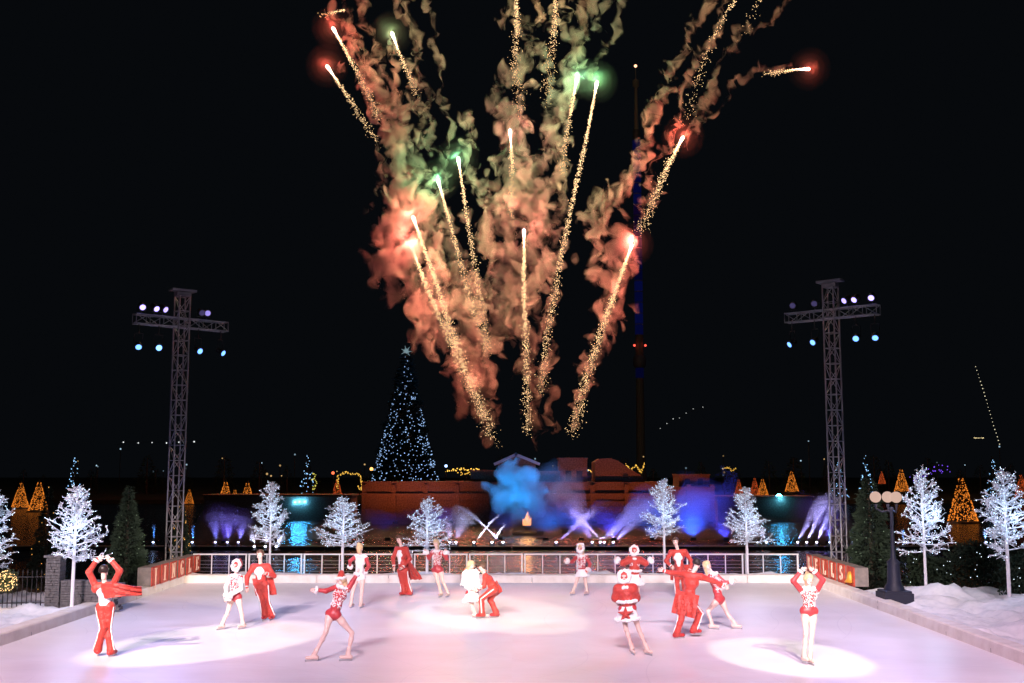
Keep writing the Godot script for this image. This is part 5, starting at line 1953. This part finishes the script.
		# fur collar, cuffs
		var col := MB.new()
		fur(col, ring(neck - spine * 0.03, spine, 0.1, 0.095, bf), 0.045)
		part("fur_collar", col, M.fur, o)
		for s in ["A", "B"]:
			var cf := MB.new()
			var e: Vector3 = J["el" + s]
			var r: Vector3 = J["wr" + s]
			fur(cf, ring(e.lerp(r, 0.93), r - e, 0.038, 0.038, Vector3(0.3, 0.2, 1)), p.get("cuff", 0.036))
			part("fur_cuff", cf, M.fur, o)
		if p.get("skirt", 0.0) > 0.0:
			var s: float = p.skirt
			var skm := MB.new()
			var rows := []
			var n := 20
			for k in 5:
				var t := k / 4.0
				var row := []
				for q in n:
					var a := TAU * q / n
					var rad := lerpf(0.135, 0.135 + s * 0.4, t) * (1.0 + 0.07 * t * sin(a * 6.0))
					row.append(him + spine * 0.2 - Vector3(0, s * t, 0) + lat * cos(a) * rad + bf * sin(a) * rad * 0.9)
				rows.append(row)
			for k in 4:
				for q in n:
					var u := (q + 1) % n
					skm.quad(rows[k][q], rows[k][u], rows[k + 1][u], rows[k + 1][q])
			var sk := part("skirt", skm, M[p.get("skirt_col", "fur")], o)
			var hm := MB.new()
			var hp: Array = rows[4].duplicate()
			hp.append(hp[0])
			fur(hm, hp, 0.04)
			part("skirt_hem", hm, M.fur, sk)
			if p.get("star", false):
				var st := MB.new()
				var c := him + spine * 0.2 - Vector3(0, s * 0.55, 0) + bf * (0.135 + s * 0.26)
				for k in 5:
					var a := PI * 0.5 + TAU * k / 5
					var pt: Vector3 = c + lat * cos(a) * 0.17 + Vector3.UP * sin(a) * 0.15
					st.tube([c + bf * 0.02, pt], [0.06, 0.012], 5)
				part("star_trim", st, M.red, sk)
		if p.get("muff", false):
			var mu := MB.new()
			var c: Vector3 = (J.wrA + J.wrB) * 0.5
			for q in 26:
				mu.ball(c + rv(0.08), Vector3.ONE * rr(0.04, 0.06), 6, 4)
			part("fur_muff", mu, M.fur, o)
		var ht2: String = p.get("hat", "")
		if ht2 == "hood":
			var ho := MB.new()
			fur(ho, ring(hd + hb * Vector3(0, 0.015, 0.035), hb * Vector3(0, 0.15, 1), 0.115, 0.125, Vector3.UP), 0.05)
			part("hood_trim", ho, M.fur, o)
			var hc := MB.new()
			flesh([[hd + hb * Vector3(0, 0.03, -0.03), hd + hb * Vector3(0, 0.05, -0.06), 0.115, 0.1], [hd + hb * Vector3(0, 0.1, -0.05), hd + hb * Vector3(0, 0.17, -0.1), 0.07, 0.02]], 0.02, 0.0, 0.03, hc)
			part("hood", hc, M.red, o)
		elif ht2 == "santa":
			var ho := MB.new()
			fur(ho, ring(hd + hb * Vector3(0, 0.06, -0.005), hb.y, 0.098, 0.105, Vector3.BACK), 0.035)
			part("hat_brim", ho, M.fur, o)
			var hc := MB.new()
			flesh([[hd + hb * Vector3(0, 0.08, -0.01), hd + hb * Vector3(-0.02, 0.16, -0.03), 0.09, 0.06], [hd + hb * Vector3(-0.02, 0.16, -0.03), hd + hb * Vector3(-0.11, 0.15, -0.05), 0.05, 0.02]], 0.018, 0.0, 0.02, hc)
			part("hat", hc, M.red, o)
			var pm := MB.new()
			pm.ball(hd + hb * Vector3(-0.14, 0.13, -0.05), Vector3.ONE * 0.04, 8, 6)
			part("pompom", pm, M.fur, o)

# a strip of cloth with thickness and folds following a line of points
func cloth(mb: MB, pts: Array, half: Vector3, shrink: float, thick: float) -> void:
	var rows := []
	var n := 8
	for k in pts.size():
		var t := float(k) / (pts.size() - 1)
		var a: Vector3 = pts[maxi(k - 1, 0)]
		var b: Vector3 = pts[mini(k + 1, pts.size() - 1)]
		var nn := (b - a).cross(half).normalized()
		var row := []
		for q in n + 1:
			var u := q * 2.0 / n - 1.0
			var c: Vector3 = pts[k] + half * u * lerpf(1.0, shrink, t) + nn * 0.04 * t * sin(u * 7.0 + k)
			row.append([c + nn * thick * 0.5, c - nn * thick * 0.5])
		rows.append(row)
	for k in rows.size() - 1:
		for q in n:
			mb.quad(rows[k][q][0], rows[k][q + 1][0], rows[k + 1][q + 1][0], rows[k + 1][q][0])
			mb.quad(rows[k][q][1], rows[k + 1][q][1], rows[k + 1][q + 1][1], rows[k][q + 1][1])
		for e in [0, n]:
			if e == 0:
				mb.quad(rows[k][e][1], rows[k][e][0], rows[k + 1][e][0], rows[k + 1][e][1])
			else:
				mb.quad(rows[k][e][0], rows[k][e][1], rows[k + 1][e][1], rows[k + 1][e][0])
	for k in [0, rows.size() - 1]:
		for q in n:
			if k == 0:
				mb.quad(rows[k][q][1], rows[k][q + 1][1], rows[k][q + 1][0], rows[k][q][0])
			else:
				mb.quad(rows[k][q][0], rows[k][q + 1][0], rows[k][q + 1][1], rows[k][q][1])

func people() -> void:
	rng.seed = 2024
	people_templates()
	M.skin = mat(Color(0.76, 0.54, 0.46), 0.5)
	M.skin.subsurf_scatter_enabled = false
	M.eye = mat(Color(0.03, 0.02, 0.02), 0.3)
	M.lip = mat(Color(0.45, 0.08, 0.08), 0.4)
	var red_t := noise_tex(256, 0.03, 4, [[0.0, Color(0.36, 0.035, 0.022)], [0.5, Color(0.46, 0.038, 0.025)], [1.0, Color(0.54, 0.052, 0.034)]], 51)
	M.red = world_tex(mat(g3(0.5), 0.55), red_t, 3.0)
	M.red.rim_enabled = true
	M.red.rim = 0.3
	var folds := noise_tex(256, 0.012, 3, [], 53, FastNoiseLite.TYPE_SIMPLEX_SMOOTH, true, 14.0)
	M.red.normal_enabled = true
	M.red.normal_texture = folds
	M.red.normal_scale = 1.0
	M.crimson = mat(Color(0.45, 0.045, 0.05), 0.4)
	M.fur = mat(Color(0.82, 0.8, 0.78), 0.95)
	M.fur.rim_enabled = true
	M.fur.rim = 0.5
	M.lilac = mat(Color(0.62, 0.58, 0.66), 0.7)
	M.blond = mat(Color(0.62, 0.44, 0.24), 0.5)
	M.dark_hair = mat(Color(0.02, 0.014, 0.012), 0.45)
	M.brown_hair = mat(Color(0.1, 0.05, 0.03), 0.5)
	M.boot_nude = mat(Color(0.7, 0.52, 0.44), 0.4)
	M.boot_red = mat(Color(0.45, 0.03, 0.03), 0.4)
	var L := [
		{"label": "person in red trousers with arms ringed over the head, red jacket flying out", "male": true, "coat": false, "foot": [107, 656], "face": 175, "toeA": 200, "toeB": 160, "hair": "dark_hair", "boot": "boot_red", "tail": [0, 0, 0],
			"handA": [0.8, 0.5, 0], "handB": [-0.8, 0.5, 0],
			"j": {"head": [104, 571], "shA": [95, 586], "shB": [114, 586], "elA": [89, 572, 0.05], "elB": [120, 571, 0.05], "wrA": [97, 560, 0.03], "wrB": [111, 560, 0.03], "hipA": [101, 607], "hipB": [110, 607], "knA": [104, 628, 0.08], "knB": [108, 629], "anA": [98, 649, 0.0], "anB": [111, 651, 0.05]}},
		{"label": "person in white fur hood and white sleeves holding a fur muff, bare legs", "male": false, "foot": [233, 629], "face": -30, "hair": "", "hat": "hood", "top": "sleeves", "sleeve": "fur", "boot": "boot_nude", "muff": true,
			"j": {"head": [237, 566], "shA": [230, 577], "shB": [241, 577], "elA": [226, 587, 0.12], "elB": [241, 589, 0.1], "wrA": [226, 597, 0.2], "wrB": [230, 596, 0.24], "hipA": [231, 597], "hipB": [239, 597], "knA": [228, 611, 0.08], "knB": [241, 611, 0.05], "anA": [222, 626, 0.1], "anB": [243, 626]}},
		{"label": "person in red suit with white ruffled shirt leaning beside the fur caped skater", "male": true, "foot": [269, 620], "face": -10, "hair": "brown_hair", "boot": "boot_red", "tail": [0.1, -0.35, 0],
			"j": {"head": [260, 554.5], "shA": [252, 566], "shB": [269, 567], "elA": [247, 577, 0.05], "elB": [274, 576, 0.05], "wrA": [247, 587, 0.1], "wrB": [267, 574, 0.22], "hipA": [258, 585], "hipB": [265, 585], "knA": [263, 601, 0.1], "knB": [267, 602], "anA": [265, 615, 0.05], "anB": [272, 616]}},
		{"label": "person in santa hat lunging with one arm stretched out and one raised", "male": false, "foot": [333, 661], "face": -60, "body": -25, "toeA": -70, "toeB": -80, "hair": "blond", "hat": "santa", "boot": "boot_nude",
			"j": {"head": [341, 581], "shA": [337, 589, 0.05], "shB": [347, 588, -0.05], "elA": [326, 591, 0.08], "elB": [352.5, 582], "wrA": [316, 590, 0.12], "wrB": [357, 574, -0.05], "hipA": [330, 614, 0.05], "hipB": [337, 615], "knA": [326, 632, 0.15], "knB": [352, 633, -0.05], "anA": [314, 657, 0.05], "anB": [348, 655]}},
		{"label": "blond person seen from behind with fur cuffs before a flocked tree", "male": false, "foot": [356, 608], "face": 160, "hair": "blond", "bun": true, "boot": "boot_nude", "cuff": 0.05, "leo": "fur", "beads": false,
			"j": {"head": [360, 548], "shA": [355, 557], "shB": [366, 557], "elA": [350, 561, 0.05], "elB": [369, 566, 0.05], "wrA": [350, 567, -0.12], "wrB": [365, 572, -0.12], "hipA": [356, 577], "hipB": [363, 577], "knA": [353, 591, -0.05], "knB": [362, 591], "anA": [351, 605], "anB": [361, 605]}},
		{"label": "person standing in red tailcoat with a flying tail and white striped trousers", "male": true, "foot": [406, 596], "face": -45, "hair": "brown_hair", "boot": "boot_red", "tail": [0.34, -0.42, -0.05],
			"j": {"head": [399.5, 539.5], "shA": [395, 549], "shB": [408, 549], "elA": [393, 558, 0.05], "elB": [410, 559], "wrA": [394, 566, 0.12], "wrB": [403, 567, 0.16], "hipA": [400, 571], "hipB": [406, 571], "knA": [402, 582], "knB": [407, 582], "anA": [404, 591.5], "anB": [410, 592]}},
		{"label": "person in pale sequined leotard with both fur cuffed hands raised beside the tailcoat skater", "male": false, "foot": [443, 597], "face": -20, "hair": "blond", "hat": "", "boot": "boot_nude", "cuff": 0.06, "leo": "crimson",
			"j": {"head": [436, 543.5], "shA": [432, 552], "shB": [442, 552], "elA": [429, 558.5, 0.05], "elB": [447, 559, 0.05], "wrA": [426, 552, 0.12], "wrB": [446, 552, 0.12], "hipA": [434, 570], "hipB": [441, 570], "knA": [438, 582.5, 0.05], "knB": [443, 582], "anA": [441, 594], "anB": [448, 594]}},
		{"label": "person bundled in a white fur coat being held by the bending skater", "male": false, "foot": [478, 618], "face": 60, "body": 50, "hair": "blond", "hat": "", "top": "furcoat", "boot": "boot_nude", "skirt": 0.28,
			"j": {"head": [471, 565.5], "shA": [465, 574], "shB": [476, 574], "elA": [463, 584, 0.05], "elB": [478, 584, 0.1], "wrA": [471, 588, 0.2], "wrB": [480, 587, 0.2], "hipA": [468, 593], "hipB": [476, 593], "knA": [472, 605, 0.05], "knB": [479, 604, 0.05], "anA": [475, 615], "anB": [483, 616]}},
		{"label": "person in red bending forward with knees bent to hold the white fur coat", "male": true, "foot": [490, 618], "face": -75, "body": -75, "toeA": -60, "toeB": -60, "hair": "brown_hair", "boot": "boot_red", "tail": [0.12, -0.2, -0.05],
			"j": {"head": [482.5, 568, -0.1], "shA": [483, 577, 0.1], "shB": [488, 577, -0.2], "elA": [484, 586, 0.14], "elB": [486, 585, -0.25], "wrA": [479, 589, 0.1], "wrB": [478, 587, -0.2], "hipA": [492, 590, 0.08], "hipB": [497, 589, -0.1], "knA": [481, 599, 0.12], "knB": [490, 600, -0.12], "anA": [482, 613, 0.1], "anB": [496, 614, -0.1]}},
		{"label": "person in short red capelet and fur hat gliding before the blue spray", "male": false, "foot": [580, 595], "face": -35, "hair": "blond", "hat": "hood", "top": "sleeves", "boot": "boot_nude", "cuff": 0.06, "skirt": 0.2,
			"j": {"head": [581, 548.5], "shA": [577, 557], "shB": [586, 557], "elA": [572, 562, 0.08], "elB": [590, 564], "wrA": [567, 561, 0.16], "wrB": [588, 570, 0.08], "hipA": [579, 572], "hipB": [585, 572], "knA": [576, 583, 0.1], "knB": [585.5, 583], "anA": [573, 592, 0.05], "anB": [587, 591]}},
		{"label": "person in fur hood with both fur cuffed arms spread behind another hooded skater", "male": false, "foot": [634, 601], "face": 5, "hair": "", "hat": "hood", "top": "capelet", "boot": "boot_nude", "cuff": 0.075, "skirt": 0.3,
			"j": {"head": [634, 551], "shA": [628, 560], "shB": [641, 560], "elA": [621, 564, 0.05], "elB": [647, 564, 0.05], "wrA": [617, 560, 0.1], "wrB": [651, 560, 0.1], "hipA": [631, 577], "hipB": [638, 577], "knA": [631, 588], "knB": [638, 588], "anA": [631, 598], "anB": [638, 598]}},
		{"label": "person in fur hood, red capelet and white skirt with a red star, legs crossing", "male": false, "foot": [640, 655], "face": -15, "toeB": 30, "toeA": 10, "hair": "", "hat": "hood", "top": "capelet", "boot": "boot_nude", "skirt": 0.3, "star": true, "beads": false,
			"j": {"head": [624.5, 577], "shA": [618, 589], "shB": [633, 589], "elA": [615, 600, -0.08], "elB": [637, 600, -0.08], "wrA": [620, 607, -0.16], "wrB": [633, 607, -0.16], "hipA": [622, 609], "hipB": [633, 608], "knA": [626, 629, 0.04], "knB": [639, 630], "anA": [632, 648, -0.05], "anB": [647, 651]}},
		{"label": "person in red jacket with long white shirt front, hand on hip behind the lunging skater", "male": true, "foot": [682, 598], "face": -15, "hair": "brown_hair", "boot": "boot_red", "tail": [0, -0.35, -0.05],
			"j": {"head": [675.5, 541.5], "shA": [669, 552], "shB": [687, 552], "elA": [666, 561, 0.05], "elB": [692, 562], "wrA": [671, 566, 0.12], "wrB": [690, 570, 0.05], "hipA": [676, 573], "hipB": [684, 573], "knA": [677, 585], "knB": [684, 585], "anA": [678, 594], "anB": [685, 594]}},
		{"label": "person in long red tailcoat lunging, seen from behind, one arm reaching to a partner", "male": true, "foot": [685, 638], "face": 140, "body": 150, "toeA": 100, "toeB": 100, "hair": "dark_hair", "boot": "boot_red", "tail": [-0.12, -0.42, 0.05],
			"j": {"head": [697, 563.5], "shA": [681, 575], "shB": [704, 576], "elA": [672, 573, 0.1], "elB": [713, 581, 0.05], "wrA": [664, 571, 0.12], "wrB": [723, 585], "hipA": [683, 603], "hipB": [692, 602], "knA": [681, 620, 0.1], "knB": [700, 613, -0.1], "anA": [677, 635, 0.1], "anB": [694, 629, -0.1]}},
		{"label": "blond person in red leotard lunging while holding the hand of the tailcoat skater", "male": false, "foot": [720, 629], "face": 40, "body": 60, "toeA": 60, "toeB": 60, "hair": "blond", "boot": "boot_nude", "cuff": 0.055,
			"j": {"head": [707.5, 566], "shA": [709, 575, 0.08], "shB": [717, 576, -0.05], "elA": [714, 584, 0.1], "elB": [725, 583], "wrA": [724, 587, 0.08], "wrB": [732, 581, 0.05], "hipA": [717, 599, 0.05], "hipB": [722, 600], "knA": [708, 611, 0.12], "knB": [727, 613], "anA": [712, 625, 0.05], "anB": [735, 625]}},
		{"label": "person in red leotard with both red sleeved arms curved over the head in a spotlight", "male": false, "foot": [807, 664], "face": 10, "hair": "blond", "bun": true, "boot": "boot_nude", "cuff": 0.028,
			"handA": [0.8, 0.5, 0], "handB": [-0.8, 0.5, 0],
			"j": {"head": [809, 580], "shA": [801, 591], "shB": [817, 591], "elA": [793, 581, 0.08], "elB": [823, 580, 0.08], "wrA": [801, 571, 0.1], "wrB": [814, 571, 0.1], "hipA": [804, 611], "hipB": [814, 611], "knA": [806, 634, 0.04], "knB": [812, 635], "anA": [804, 656], "anB": [810, 658, 0.06]}}]
	for p in L:
		skater(p)

func _ready() -> void:
	rng.seed = 11
	environment()
	materials()
	setting()
	front_lamps()
	back_fence()
	towers()
	brick_stage()
	sky_tower()
	white_trees()
	gold_trees()
	plants()
	letter_blocks()
	lamp_post()
	stone_wall()
	far_lights()
	people()
	rng.seed = 700
	fireworks()
	fountains()
